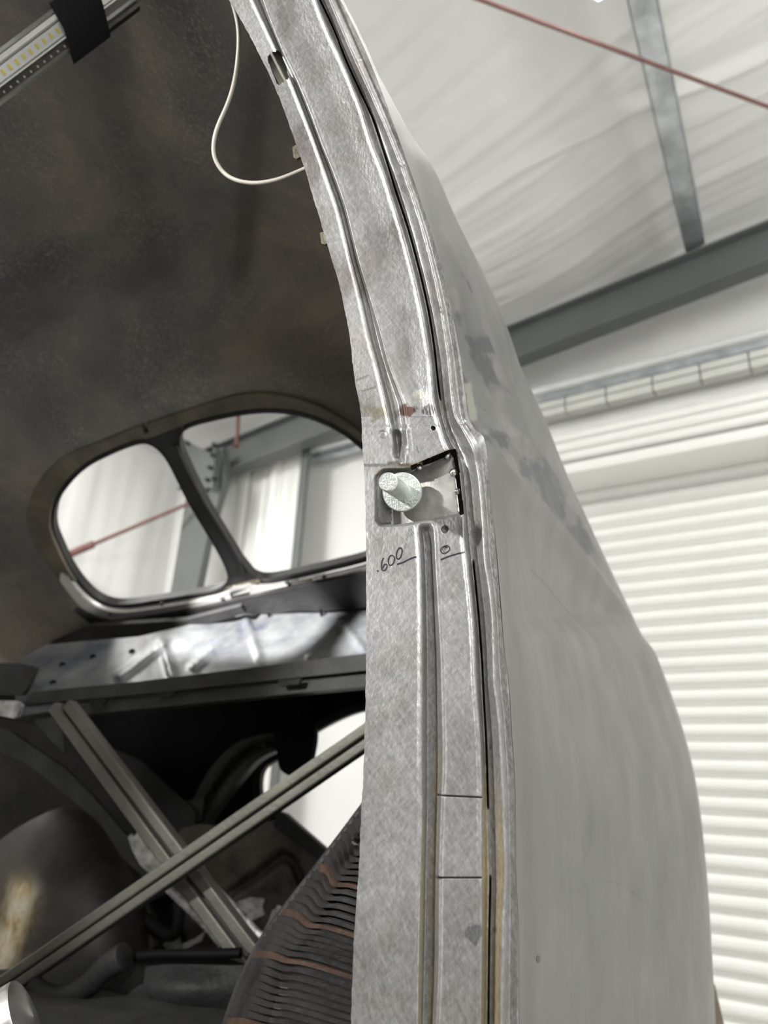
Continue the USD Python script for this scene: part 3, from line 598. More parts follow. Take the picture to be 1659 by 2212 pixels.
# ---- marker writing on the jamb: .600 and its line, a small o and its line
def stroke(pts, w=3.4, close=False, raw=False):
    q = smooth_poly(pts, max(16, 6 * len(pts)), closed=close) if not raw else np.asarray(pts, float)
    if close: q = np.vstack([q, q[:1]])
    t = np.gradient(q, axis=0); t /= np.linalg.norm(t, axis=1, keepdims=True) + 1e-9; nn = np.stack([-t[:, 1], t[:, 0]], 1)
    ww = w / 2 * (0.85 + 0.3 * np.abs(nz(q[:, 0], q[:, 1], 7, 3)) * 2)[:, None]
    g = np.stack([q - nn * ww, q + nn * ww], 1)
    d = jamb_depth(g[..., 0], g[..., 1]) - 0.0003
    Pq = W(g[..., 0], g[..., 1], d)
    return sheet(Pq, 0.0002, fw)
C5 = lambda pts: [(760 + x / 5.53, 900 + y / 5.53) for x, y in pts]
wr = [stroke(C5([(303, 1838), (312, 1842), (316, 1838)]), 3.6),
      stroke(C5([(378, 1688), (360, 1730), (352, 1790), (362, 1832), (390, 1835), (415, 1805), (418, 1772), (400, 1762), (378, 1785), (366, 1815)]), 2.6),
      stroke(C5([(455, 1665), (438, 1700), (436, 1745), (452, 1775), (482, 1765), (505, 1725), (508, 1685), (490, 1660), (468, 1658)]), 2.6, True),
      stroke(C5([(565, 1570), (540, 1615), (532, 1670), (545, 1700), (572, 1690), (595, 1640), (600, 1590), (585, 1568)]), 2.8, True),
      stroke(C5([(540, 1762), (600, 1745), (690, 1700), (768, 1672)]), 3.2)]
obj('marker_writing', cat_(wr), INK, JP, label='handwritten .600 in black marker, underlined')
wr = [stroke(C5([(1100, 1550), (1068, 1575), (1065, 1610), (1090, 1632), (1135, 1620), (1168, 1585), (1160, 1552), (1125, 1540)]), 2.4, True),
      stroke(C5([(1062, 1708), (1150, 1672), (1250, 1640), (1342, 1618)]), 3.2)]
obj('marker_writing', cat_(wr), INK, JP, label='small o in black marker with a line under it')
# slot: pocket behind the oblong hole in the flange
obj('slot_pocket', patch([(560, 95), (625, 85), (650, 180), (600, 205)], lambda x, y: dbase(x, y) + 0.007, 0.002, 20), plain('slot_steel', (0.36, 0.35, 0.30), 0.45, 0.6, 0.4, 40), JP)
# small sheet clips poking out from the left edge
for q in ([(631, 318), (640, 312), (650, 338), (640, 343), (634, 340)], [(691, 503), (700, 500), (708, 524), (702, 528), (694, 526)]):
    obj('edge_clip', patch(q, lambda x, y: dbase(x, y) + 0.012, 0.003, 8), BROWN, JP)
# ---- outer skin from the pillar edge to the silhouette, then turned away behind
ysk = np.concatenate([np.arange(-420, -140, 10.0), np.arange(-140, 880, 5.0), np.arange(880, 1420, 3.0), np.arange(1420, 2440, 5.0)])
nS = 110
u = np.linspace(0, 1, nS)
x0 = L6(ysk); x1 = np.maximum(SIL(ysk), x0 + 6)
dS = cur('-150:0.62 0:0.625 300:0.72 700:0.92 1100:1.12 1400:1.26 1800:1.15 2212:1.06 2450:1.0')(ysk)
uu = u ** 0.9
X2 = x0[:, None] + (x1 - x0)[:, None] * uu; Y2 = np.repeat(ysk[:, None], nS, 1)
d0 = jamb_depth(x0, ysk)
U = uu[None, :] + 0 * X2
bend = lambda v: 0.62 * v + 0.38 * (1 - np.sqrt(np.clip(1 - v ** 2, 0, 1)))
wide = np.clip((x1 - x0)[:, None] / 250, 0, 1)
wd_ = (x1 - x0)[:, None]
amp = sstep(950, 990, Y2) * (1 - sstep(1320, 1376, Y2)); amf = sstep(300, 500, Y2) * (1 - sstep(1180, 1285, Y2))
uC = np.clip((CRS(np.clip(Y2, 954, 1375)) - x0[:, None]) / wd_, 0.02, 0.985); uF = np.clip((FAC(np.clip(Y2, 350, 1288)) - x0[:, None]) / wd_, 0.03, 0.985)
g0 = bend(U)
gF = uF * 0.66; last = np.where(U < uF, gF * U / uF, gF + (1 - gF) * bend(np.clip((U - uF) / (1 - uF), 0, 1)))
g0 = g0 * (1 - amf) + last * amf
gC = uC * (0.45 + 0.5 * uC ** 2)
gm2 = np.maximum(uF * 0.80, gC + 0.02 * (uF - uC)); mid_ = np.where(U < uF, gC + (gm2 - gC) * (U - uC) / np.maximum(uF - uC, 0.01), gm2 + (1 - gm2) * bend(np.clip((U - uF) / (1 - uF), 0, 1)))
mid_ = mid_ * amf + (1 - amf) * (gC + (1 - gC) * bend(np.clip((U - uC) / (1 - uC), 0, 1)))
gc_ = np.where(U < uC, gC * U / uC, mid_)
g = g0 * (1 - amp) + gc_ * amp
g = gaussian_filter(g, (3.0, 0.6))
D2 = d0[:, None] + (dS - d0)[:, None] * g
D2 += 0.010 * wide * (1 - np.exp(-(X2 - x0[:, None]) / 9.0))
xc = CRS(np.clip(Y2, 954, 1375)); D2 -= amp * 0.022 * np.where(X2 < xc, sstep(-70, 0, X2 - xc), 1 - sstep(0, 7, X2 - xc)) * sstep(10, 70, X2 - x0[:, None])
D2 += 0.0012 * nz(X2, Y2, 160, 51) * wide
for cx, cyy, r, dp in ((1121, 1180, 16, 0.0012), (1397, 2107, 12, 0.0015)):
    D2 += dp * np.exp(-((X2 - cx) ** 2 * 2 + (Y2 - cyy) ** 2) / r ** 2)
turn = np.linspace(0, 1, 14)[1:]
X3 = np.hstack([X2, x1[:, None] - 60 * (turn ** 2)[None, :] * wide[:, :1] - 4 * turn[None, :]])
Y3 = np.repeat(ysk[:, None], X3.shape[1], 1)
D3 = np.hstack([D2, D2[:, -1:] + 0.30 * np.sqrt(turn)[None, :] * np.clip(wide[:, :1], 0.15, 1)])
T = np.ones(X3.shape + (3,)) * np.array([0.235, 0.235, 0.23])
XX, YY = X3, Y3
edge = X3 - x0[:, None]
blend(np.exp(-(edge - 22) ** 2 / 22.0 ** 2) * sstep(960, 1100, YY), (0.20, 0.19, 0.155), 0.5)
blend(sstep(0.0, 0.25, nz(XX * 1.2, YY * 0.25, 60, 61)), (0.20, 0.20, 0.20), 0.6)
xf3 = FAC(np.clip(YY, 350, 1288)); xc3 = CRS(np.clip(YY, 954, 1375))
sail = (YY > 480) & (YY < 1200) & (XX < xf3 + 4) & ((YY < 954) | (XX > xc3))
blend(sail * sstep(-0.03, 0.07, nz(XX * 1.0 - YY * 0.55, YY * 0.5, 34, 62, 5)) * sstep(470, 600, YY), (0.11, 0.113, 0.125), 0.85)
blend(sail * sstep(0.06, 0.14, nz(XX - YY * 0.3, YY * 0.6, 30, 63)), (0.29, 0.285, 0.27), 0.55)
blend(sstep(0, 7, 11 - pold(XX, YY, [(1012, 835), (1016, 860), (1022, 900)]) + 14 * nz(XX, YY, 14, 64)), (0.42, 0.41, 0.36), 0.9)
for pl, wd, kk in (([(1146, 1229), (1180, 1265), (1230, 1325)], 0.9, 0.5), ([(1148, 1234), (1176, 1258), (1215, 1310), (1290, 1385)], 0.8, 0.45), ([(1276, 1895), (1285, 1902), (1320, 1905), (1350, 1915), (1385, 1942), (1400, 1955)], 0.9, 0.55), ([(1200, 1300), (1215, 1380), (1220, 1460)], 0.7, 0.3), ([(1344, 1632), (1352, 1655)], 0.8, 0.4), ([(1356, 1980), (1361, 2060)], 0.8, 0.35), ([(1239, 1480), (1245, 1520)], 0.8, 0.3)):
    blend(1 - sstep(wd * 0.5, wd * 2.2, pold(XX, YY, pl)), (0.14, 0.14, 0.14), kk)
blend(np.exp(-(((XX - 1121) / 9) ** 2 + ((YY - 1180) / 19) ** 2)), (0.24, 0.24, 0.22), 0.7)
P3 = W(X3, Y3, D3)
obj('quarter_panel', sheet(P3), SKIN, body, smooth=True, tint=T.reshape(-1, 3), label='smooth bare steel quarter panel with a belt crease')
P('fender_edge', patch([(1536, 2110), (1545, 2130), (1552, 2160), (1560, 2195), (1570, 2240), (1536, 2260)], lambda x, y: 1.25 + 0 * x, 0.02, 12), BROWN, smooth=30, label='brown edge of the rear fender')
from scipy.interpolate import LinearNDInterpolator
near_ = (np.abs(X2 - 1163) < 40) & (np.abs(Y2 - 2072) < 40); skd = LinearNDInterpolator(np.stack([X2[near_], Y2[near_]], 1), D2[near_])
q_ = np.linspace(0, 2 * np.pi, 24, endpoint=False)
P('drill_hole', patch(np.stack([1163 + 4.2 * np.cos(q_), 2072 + 8.5 * np.sin(q_)], 1), lambda x, y: skd(x, y) - 0.0006, 0.0, 3), INK)
# ---- roof inner shell with the rear window opening
PA_, PB_ = W(360, 950, 1.39), W(520, 1260, 1.63)
wn_ = np.cross(II, PB_ - PA_); wn_ /= np.linalg.norm(wn_)
winpl = pdepth((PA_ + PB_) / 2, wn_)
sc, tc, z0, ra_, rb_, rc_ = 0.05, 0.70, 1.02, 1.32, 0.665, 0.90
def dome_depth(x, y):
    q = ray(x, y); best = np.zeros(q.shape[:-1]); ts = np.linspace(2.6, 0.25, 400)
    done = np.zeros(q.shape[:-1], bool)
    for t in ts:
        p = CAM + q * t - O0; s = p @ RR - sc; tt = p @ II - tc; z = p[..., 2] - z0
        v = np.abs(s / ra_) ** 2.6 + np.abs(tt / rb_) ** 2.8 + np.abs(z / rc_) ** 2.4
        hit = (v < 1) & ~done; best[hit] = t; done |= hit
    best[~done] = 0.9
    return best
OUT = smooth_poly([(57, 1120), (65, 1075), (90, 1030), (135, 990), (210, 957), (300, 922), (400, 889), (500, 858), (565, 851), (630, 860), (690, 880), (740, 908), (790, 945), (840, 995), (876, 1060), (884, 1120), (868, 1180), (835, 1218), (790, 1235), (675, 1254), (530, 1288), (375, 1320), (280, 1335), (230, 1340), (195, 1328), (160, 1296), (125, 1250), (93, 1205), (70, 1165)], 200)
INL = smooth_poly([(115, 1120), (122, 1088), (145, 1050), (185, 1010), (240, 980), (300, 958), (325, 960), (347, 976), (368, 1006), (400, 1070), (440, 1140), (470, 1190), (490, 1232), (492, 1254), (475, 1270), (430, 1282), (350, 1295), (280, 1305), (240, 1304), (210, 1292), (180, 1265), (150, 1222), (130, 1180), (117, 1147)], 150)
INR = smooth_poly([(387, 957), (392, 935), (412, 921), (450, 910), (500, 899), (560, 891), (615, 892), (665, 902), (710, 920), (750, 943), (785, 972), (825, 1010), (850, 1060), (855, 1110), (842, 1160), (812, 1193), (770, 1209), (725, 1220), (650, 1237), (590, 1249), (565, 1250), (543, 1241), (520, 1213), (490, 1164), (450, 1099), (415, 1030), (394, 985)], 170)
cen = np.array([480, 1095.0]); nr = 70
vec = OUT - cen; dist = np.linalg.norm(vec, axis=1); dirn = vec / dist[:, None]
def border(d):
    tx = np.where(d[:, 0] > 0, (1150 - cen[0]) / np.maximum(d[:, 0], 1e-6), (-620 - cen[0]) / np.minimum(d[:, 0], -1e-6))
    ty = np.where(d[:, 1] > 0, (1500 - cen[1]) / np.maximum(d[:, 1], 1e-6), (-620 - cen[1]) / np.minimum(d[:, 1], -1e-6))
    return np.minimum(tx, ty)
bd = border(dirn)
kk = (np.linspace(0, 1, nr) ** 1.4)[:, None]
for q_ in range(len(bd)):                                   # the shell stops behind the pillar, along its curve
    rr_s = np.linspace(dist[q_] + 5, bd[q_], 120); xx_, yy_ = cen[0] + rr_s * dirn[q_, 0], cen[1] + rr_s * dirn[q_, 1]
    bad = xx_ > np.minimum(np.where(yy_ < 0, L0(yy_) + 40, L0(yy_) + (0.45 + 0.4 * sstep(300, 900, yy_)) * (SIL(yy_) - L0(yy_))), 1150)
    if bad.any(): bd[q_] = rr_s[np.argmax(bad)]
rad = dist[None, :] - 6 + (np.maximum(bd, dist + 5)[None, :] - dist[None, :] + 6) * kk
Xd = cen[0] + rad * dirn[None, :, 0]; Yd = cen[1] + rad * dirn[None, :, 1]
Dd = dome_depth(Xd, Yd)
off0 = np.clip(rad - dist[None, :], 0, None)
mixw = 1 - sstep(0, 330, off0)
Dd = Dd * (1 - mixw) + winpl(Xd, Yd) * mixw
Dd = gaussian_filter(np.concatenate([Dd, Dd, Dd], 1), (1.2, 2))[:, 200:400]
Pd = W(Xd, Yd, Dd)
Pd = np.concatenate([Pd, Pd[:, :1]], 1)
nrm = Pd - (O0 + RR * sc + II * tc + np.array([0, 0, z0])); nrm /= np.linalg.norm(nrm, axis=-1, keepdims=True)
vf1 = sheet(Pd); vf2 = sheet(Pd + nrm * 0.012)
P('roof_panel', cat_([vf1, (vf2[0], vf2[1][:, ::-1])]), ROOF, smooth=True, label='dark stained inner roof skin around the rear window')
# window frame: band, lips, divider, sill garnish
wf = UsdGeom.Xform.Define(stage, body + '/rear_window_frame').GetPrim(); WFP = body + '/rear_window_frame'; setd(wf, 'oval two-light rear window frame')
def scale_ring(ring, px):
    pg = Polygon(ring).buffer(px, join_style=1); return np.array(pg.exterior.coords)[:-1]
HO = Polygon(INL).union(Polygon(INR)).buffer(30).buffer(-16)
inner_big = Polygon(INL).union(Polygon(INR)).union(Polygon([(318, 958), (392, 930), (545, 1245), (488, 1262)])).buffer(9)
ring = Polygon(OUT).difference(inner_big)
cut = Polygon([(298, 900), (308, 896), (322, 935), (312, 938)])
topz = Polygon([(-50, 700), (950, 700), (950, 1010), (880, 1190), (810, 1190), (780, 960), (560, 860), (80, 1090), (60, 1240), (-50, 1200)])
ring_d = ring.difference(cut)
lowz = Polygon([(130, 1240), (260, 1310), (520, 1268), (800, 1200), (900, 1180), (950, 1400), (120, 1400)])
lo = ring_d.intersection(lowz); hi = ring_d.difference(lowz)
def geo_patch(g, pl, th, step, mt, name, lab=None):
    for q in (g.geoms if hasattr(g, 'geoms') else [g]):
        if q.area > 150: obj(name, patch(np.array(q.exterior.coords)[:-1], pl, th, step, [np.array(r.coords)[:-1] for r in q.interiors]), mt, WFP, label=lab)
near = lambda k: (lambda x, y: winpl(x, y) - k)
geo_patch(hi, near(0.012), 0.012, 14, BROWN, 'frame_band', 'brown-grey upper band of the window frame')
notch = Polygon([(496, 1280), (512, 1276), (540, 1270), (540, 1290), (500, 1296)])
geo_patch(lo.difference(notch).difference(Polygon(INR).buffer(22)).difference(Polygon(INL).buffer(17)), near(0.022), 0.012, 12, LIP, 'sill_garnish', 'bright bare metal sill strip')
for rg, nm in ((INL, 'left'), (INR, 'right')):
    o = Polygon(rg).buffer(11); q = o.difference(Polygon(rg))
    geo_patch(q, near(-0.004), 0.02, 9, GREYD, 'opening_lip', None)
    w_ = on(np.append(rg[:, 0], rg[0, 0]), np.append(rg[:, 1], rg[0, 1]), near(0.006))
    obj('lip_edge', tube(w_, 0.0022, 6, cap=False), LIP if False else GREYD, WFP, smooth=True)
div = [(310, 930), (395, 922), (386, 955), (394, 985), (415, 1030), (450, 1099), (490, 1164), (520, 1213), (543, 1241), (560, 1262), (500, 1285), (480, 1270), (492, 1254), (490, 1232), (470, 1190), (440, 1140), (400, 1070), (368, 1006), (347, 976)]
obj('divider_bar', patch(div, near(0.006), 0.02, 10), GREYD, WFP, label='dark upright divider bar')
dl = np.array([(377, 962), (398, 1010), (440, 1088), (480, 1153), (512, 1210), (525, 1240)])
obj('divider_rib', tube(on(*smooth_poly(dl, 24, False).T, near(0.012)), 0.006, 8), GREYD, WFP, smooth=True)
for bx, by in ((350, 1318 - 13), (238, 1326), (480, 1297 - 4), (620, 1258), (700, 1246)):
    obj('screw', lathe([(0, 0.004), (0.004, 0.003), (0.005, 0), (0, 0)], on(bx, by, near(0.024)), CAM - on(bx, by, near(0.02)), 10), GREYD, WFP)
# ---- under the window: ledge, ribbed panel lit from the front, cross bar
PNA, PNB = on(600, 1330, splane(0.97)), on(600, 1450, splane(0.80))
npn = np.cross(II, PNB - PNA); npn /= np.linalg.norm(npn); panpl = pdepth(PNA, npn)
def rib(x, y):
    o = 0 * x
    for pl in ([(258, 1462), (352, 1392)], [(352, 1392), (372, 1460)], [(416, 1440), (532, 1336)], [(532, 1336), (560, 1420)], [(668, 1415), (735, 1340)], [(735, 1340), (800, 1420)]):
        o = o - 0.018 * np.exp(-(pold(x, y, pl) / 8.0) ** 2)
    return o + 0.006 * nz(x, y, 60, 71)
P('rear_shelf_panel', patch([(20, 1440), (100, 1392), (300, 1375), (540, 1318), (640, 1306), (1060, 1262), (1060, 1412), (560, 1480), (300, 1505), (40, 1545)], panpl, 0.003, 6, bump=rib), PANEL, smooth=True, label='ribbed bare steel panel below the rear window')
ledge = [(160, 1320), (240, 1345), (380, 1325), (530, 1292), (790, 1240), (900, 1215), (1060, 1190), (1060, 1280), (790, 1312), (690, 1322), (635, 1320), (540, 1336), (400, 1367), (300, 1383), (200, 1398), (110, 1440), (80, 1440), (110, 1400), (170, 1370), (210, 1360)]
P('window_ledge', patch(ledge, near(0.035), 0.012, 12), DARK, smooth=30, label='dark ledge under the window frame')
for bx, by in ((376, 1370), (468, 1352), (580, 1334), (692, 1326), (290, 1386)):
    q = on(np.array([bx, bx + 3, bx + 2.0]), np.array([by - 8, by + 2, by + 12]), near(0.05)); P('clip_tab', tube(q, 0.0035, 6), DARKB, smooth=True)
for bx, by in ((201, 1420), (135, 1437), (115, 1476), (285, 1408)):
    P('bolt_hole', lathe([(0, 0.002), (0.006, 0.002), (0.007, 0)], on(bx, by, panpl), CAM - on(bx, by, panpl), 10), DARKB)
P('inner_rail', patch([(40, 1445), (110, 1390), (200, 1352), (240, 1350), (400, 1340), (520, 1310), (530, 1325), (400, 1362), (300, 1381), (200, 1400), (120, 1440), (90, 1500), (40, 1550), (20, 1500)], near(0.10), 0.01, 14), DARK, smooth=30)
cb = lambda s: splane(s)
xb = UsdGeom.Xform.Define(stage, body + '/cross_bar').GetPrim(); XBP = body + '/cross_bar'; setd(xb, 'dark flat cross bar behind the seat, with slotted lower edge')
obj('bar_face', patch([(62, 1500), (75, 1494), (300, 1472), (560, 1440), (1060, 1378), (1060, 1420), (560, 1472), (300, 1500), (52, 1522)], cb(0.70), 0.03, 20, toward=RR), GREYD, XBP)
obj('bar_lower', patch([(45, 1525), (300, 1502), (560, 1475), (1060, 1420), (1060, 1446), (790, 1483), (560, 1505), (300, 1532), (42, 1556)], cb(0.715), 0.03, 20, toward=RR), GREYD, XBP)
for q in ([(195, 1512), (230, 1510), (222, 1524), (195, 1526)], [(340, 1497), (378, 1492), (370, 1505), (342, 1508)], [(600, 1470), (650, 1465), (645, 1478), (605, 1482)]):
    obj('slot_tab', patch(q, cb(0.693), 0.006, 10, toward=RR), DARK, XBP)
obj('end_bracket', patch([(0, 1432), (40, 1432), (78, 1440), (62, 1480), (48, 1500), (-40, 1500), (-40, 1435)], cb(0.69), 0.01, 14, bump=lambda x, y: 0.02 * nz(x, y, 30, 5)), GREYD, XBP, smooth=True)
obj('bare_bracket', patch([(-30, 1512), (36, 1514), (44, 1522), (38, 1545), (30, 1552), (-30, 1540)], cb(0.66), 0.01, 8, bump=lambda x, y: 0.01 * nz(x, y, 14, 6)), BARE, XBP, smooth=True, label='bare metal bracket end')
# ---- X brace of twin square tubes
def brace(name, pts_a, pts_b, pl, lab):
    """two edges of the bar in pixels -> a pair of square tubes with a gap between, welded at a rib"""
    t = UsdGeom.Xform.Define(stage, path_for(name, body)).GetPrim(); tp = str(t.GetPath()); setd(t, lab)
    (ax0, ay0), (ax1, ay1) = pts_a; (bx0, by0), (bx1, by1) = pts_b
    A0_, A1_, B0_, B1_ = on(ax0, ay0, pl), on(ax1, ay1, pl), on(bx0, by0, pl), on(bx1, by1, pl)
    for (f0, f1) in ((0.0, 0.46), (0.56, 1.0)):
        p0, p1 = A0_ + (B0_ - A0_) * (f0 + f1) / 2, A1_ + (B1_ - A1_) * (f0 + f1) / 2
        w = np.linalg.norm(np.cross((B0_ - A0_), (A1_ - A0_) / np.linalg.norm(A1_ - A0_))) * (f1 - f0)
        nrm_ = np.cross(p1 - p0, B0_ - A0_)
        obj('tube', extr(p0, p1, rbox(w, 0.022, 0.003), nrm_), TUBE, tp, smooth=35)
    p0, p1 = A0_ + (B0_ - A0_) * 0.51, A1_ + (B1_ - A1_) * 0.51; w = np.linalg.norm(B0_ - A0_) * 0.10
    obj('web', extr(p0 + RR * 0.004, p1 + RR * 0.004, rbox(w * 1.6, 0.012, 0.001), np.cross(p1 - p0, B0_ - A0_)), GREYD, tp)
nA = RR * 1.0
brace('brace_bar', [(108, 1530), (690, 2330)], [(163, 1520), (775, 2316)], splane(0.56), 'brace bar running down to the right, behind the other')
brace('brace_bar', [(1000, 1419), (-60, 2155)], [(1000, 1479), (-60, 2208)], splane(0.51), 'brace bar running up to the right, in front of the other')
# ---- boot interior: tail panel with opening, wheel well, arm, channel, floor
tailpl = splane(1.30)
hole = smooth_poly([(562, 1705), (563, 1680), (572, 1658), (598, 1642), (640, 1610), (720, 1560), (830, 1540), (860, 1650), (800, 1760), (718, 1840), (610, 1758), (570, 1735)], 90)
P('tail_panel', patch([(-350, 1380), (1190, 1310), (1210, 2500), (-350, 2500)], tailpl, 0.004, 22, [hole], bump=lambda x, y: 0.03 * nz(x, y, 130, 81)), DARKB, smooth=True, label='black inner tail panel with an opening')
P('opening_flange', patch(np.array(Polygon(hole).buffer(16).exterior.coords)[:-1], splane(1.26), 0.02, 10, [hole]), DARK, smooth=30)
P('lower_inner_panel', patch([(355, 1860), (390, 1790), (430, 1780), (520, 1790), (610, 1766), (660, 1800), (715, 1845), (740, 1870), (700, 1960), (590, 2060), (540, 2080), (420, 2080), (380, 1960)], splane(1.10), 0.004, 7,
    bump=lambda x, y: 0.018 * np.exp(-(pold(x, y, [(500, 1930), (560, 1890), (612, 1848), (636, 1862), (655, 1910)]) / 8) ** 2) + 0.01 * nz(x, y, 60, 82)), OLIVE, smooth=True, label='stained inner panel with a pressed bead')
P('channel_edge', patch([(600, 1752), (616, 1758), (712, 1842), (740, 1860), (712, 1872), (690, 1860), (590, 1786)], splane(1.06), 0.02, 12), DARK, smooth=30)
# arched deck-lid arm
arm = smooth_poly([(372, 1842), (395, 1780), (430, 1700), (470, 1640), (520, 1600), (580, 1585), (640, 1580)], 30, False)
arm2 = smooth_poly([(430, 1842), (450, 1780), (490, 1720), (530, 1670), (560, 1640), (600, 1622), (640, 1618)], 30, False)
P('lid_arm', patch(np.vstack([arm, arm2[::-1]]), splane(1.16), 0.03, 10, bump=lambda x, y: 0.02 * np.exp(-(pold(x, y, (arm * 0.45 + arm2 * 0.55)) / 7) ** 2)), GREYD, smooth=30, label='arched dark channel by the opening')
P('lid_arm_plate', patch([(398, 1730), (440, 1724), (432, 1775), (390, 1772)], splane(1.13), 0.004, 14), GREYD)
P('hanging_bracket', patch(smooth_poly([(600, 1560), (672, 1560), (672, 1640), (668, 1665), (650, 1676), (625, 1676), (604, 1660), (599, 1630)], 40), splane(0.98), 0.02, 10), DARKB, smooth=30, label='black rounded bracket hanging before the opening')
# wheel well on the far side: a bulging drum
def wellb(x, y): return -0.16 * np.clip(1 - ((x - 60) / 260) ** 2 - ((y - 2040) / 330) ** 2, 0, 1) ** 0.6
wpoly_ = smooth_poly([(-160, 1900), (-60, 1850), (20, 1800), (90, 1760), (150, 1742), (200, 1768), (250, 1830), (290, 1900), (330, 1970), (340, 2040), (250, 2080), (150, 2120), (60, 2160), (-60, 2220), (-200, 2300)], 90)
wv, wfc = patch(wpoly_, splane(0.98), 0.004, 7, bump=wellb)
cpx = (wv - CAM); dz = cpx @ fw; wx = CX + F * (cpx @ rt) / dz; wy = CY - F * (cpx @ up) / dz
wt = np.clip(np.exp(-(pold(wx, wy, [(48, 1930), (30, 2000), (5, 2060), (-30, 2120)]) / 34) ** 2) * 1.05, 0, 1) ** 1.2
obj('wheel_well', (wv, wfc), WELL, body, smooth=True, tint=np.repeat(wt[:, None], 3, 1), label='bulging inner wheel well with rust-stained bare streak')
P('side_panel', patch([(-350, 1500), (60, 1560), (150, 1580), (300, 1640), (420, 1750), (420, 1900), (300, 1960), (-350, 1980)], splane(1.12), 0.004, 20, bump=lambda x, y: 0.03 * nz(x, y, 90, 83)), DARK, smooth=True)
P('diagonal_flange', patch([(-60, 1560), (20, 1578), (140, 1660), (200, 1720), (268, 1800), (345, 1885), (320, 1905), (262, 1850), (215, 1775), (170, 1740), (60, 1650), (-60, 1600)], splane(0.80), 0.012, 12), GREYD, smooth=30, label='dark diagonal flange behind the braces')
P('bare_patch', patch([(276, 1808), (283, 1801), (288, 1808), (296, 1798), (306, 1815), (330, 1845), (348, 1868), (322, 1887), (302, 1868), (286, 1838)], splane(0.785), 0.004, 6), BARE, smooth=True, label='ground bare white metal patch on the flange')
gus = [(72, 1556), (125, 1548), (135, 1590), (140, 1628), (110, 1600)]
P('gusset', patch(gus, splane(0.66), 0.005, 12), GREYD)
P('inner_flange', tube(on(*smooth_poly([(362, 1918), (400, 1955), (440, 1995), (480, 2040)], 20, False).T, splane(0.80)), 0.007, 8), BARE, smooth=True)
P('inner_flange', tube(on(*smooth_poly([(432, 1875), (470, 1925), (520, 1975), (568, 2022), (585, 2000), (606, 1960)], 30, False).T, splane(0.80)), 0.007, 8), BARE, smooth=True)
for q in ([(512, 1948), (540, 1938), (572, 1942), (566, 1958), (572, 1976), (540, 1990), (520, 1975)], [(588, 1966), (606, 1958), (598, 1985), (578, 2020), (572, 2016)], [(352, 2040), (372, 2026), (386, 2018), (390, 2040), (420, 2028), (442, 2012), (436, 2032), (400, 2050), (360, 2052)]):
    P('scraped_patch', patch(q, splane(1.02), 0.003, 6), BARE, smooth=True)
P('stiffening_rib', tube(on(*smooth_poly([(215, 1905), (260, 1935), (330, 2000), (372, 2020), (385, 1990), (386, 1950)], 30, False).T, splane(0.97)), 0.012, 8), DARK, smooth=True)
fl = zplane(0.78)
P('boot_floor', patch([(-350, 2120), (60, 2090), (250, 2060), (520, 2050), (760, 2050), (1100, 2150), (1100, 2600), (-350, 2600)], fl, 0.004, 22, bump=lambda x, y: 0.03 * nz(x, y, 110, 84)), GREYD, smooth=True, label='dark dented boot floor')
P('seat_riser', patch(smooth_poly([(225, 2110), (300, 2072), (420, 2062), (520, 2080), (560, 2110), (520, 2180), (480, 2240), (150, 2260), (170, 2180)], 50), splane(0.55), 0.02, 10, bump=lambda x, y: -0.03 * np.exp(-(((x - 380) / 120) ** 2 + ((y - 2140) / 50) ** 2))), DARK, smooth=True)
P('bent_pipe', tube(on(*smooth_poly([(70, 2126), (95, 2144), (130, 2152), (170, 2140), (205, 2115), (235, 2085), (270, 2066)], 40, False).T, splane(0.50)), np.linspace(0.012, 0.018, 40), 14), DARK, smooth=True, label='curved dark pipe on the boot floor')
P('black_rod', tube(on(np.array([268, 340, 480, 520]), np.array([2070, 2062, 2060, 2058]), splane(0.53)), 0.0065, 10), DARKB, smooth=True)
sg, zg = np.meshgrid(np.linspace(0.05, 1.31, 40), np.linspace(0, 1, 24), indexing='ij')
P('near_inner_panel', sheet(np.stack([car(s_, 0.065 + 0.02 * math.sin(3 * s_), 0.52 + v_ * (1.50 - 0.22 * s_ - 0.52)) for s_, v_ in zip(sg.ravel(), zg.ravel())]).reshape(40, 24, 3), 0.004, -II), DARK, smooth=True)
P('floor_pan', sheet(np.array([[car(s, t, 0.5) for t in (0.02, 1.4)] for s in (-1.4, 1.4)]), 0.004, (0, 0, -1)), DARK)

# the front of the cabin behind the camera: cowl and split windscreen frame, through which the bay lamp shines
WS = -1.15
def wsP(t, z, ds=0.0): return car(WS + ds + 0.0 * t, t, z)
outer = [(-0.02, 0.5), (1.42, 0.5), (1.42, 1.40), (1.36, 1.62), (1.22, 1.80), (0.70, 1.90), (0.20, 1.80), (0.05, 1.62), (-0.02, 1.40)]
ho1 = Polygon([(0.45, 1.50), (0.728, 1.50), (0.728, 1.60), (0.45, 1.60)]).buffer(-0.03).buffer(0.03)
ho2 = Polygon([(0.765, 1.50), (0.955, 1.50), (0.975, 1.56), (0.95, 1.60), (0.765, 1.60)]).buffer(-0.035).buffer(0.035)
fr_ = Polygon(outer).difference(ho1).difference(ho2)
ext = trimesh.creation.extrude_polygon(fr_, 0.02, engine='earcut'); ev = np.array(ext.vertices)
P('windscreen_frame', (np.array([car(WS - q[2], q[0], q[1]) for q in ev]), np.array(ext.faces)[:, ::-1]), DARK)

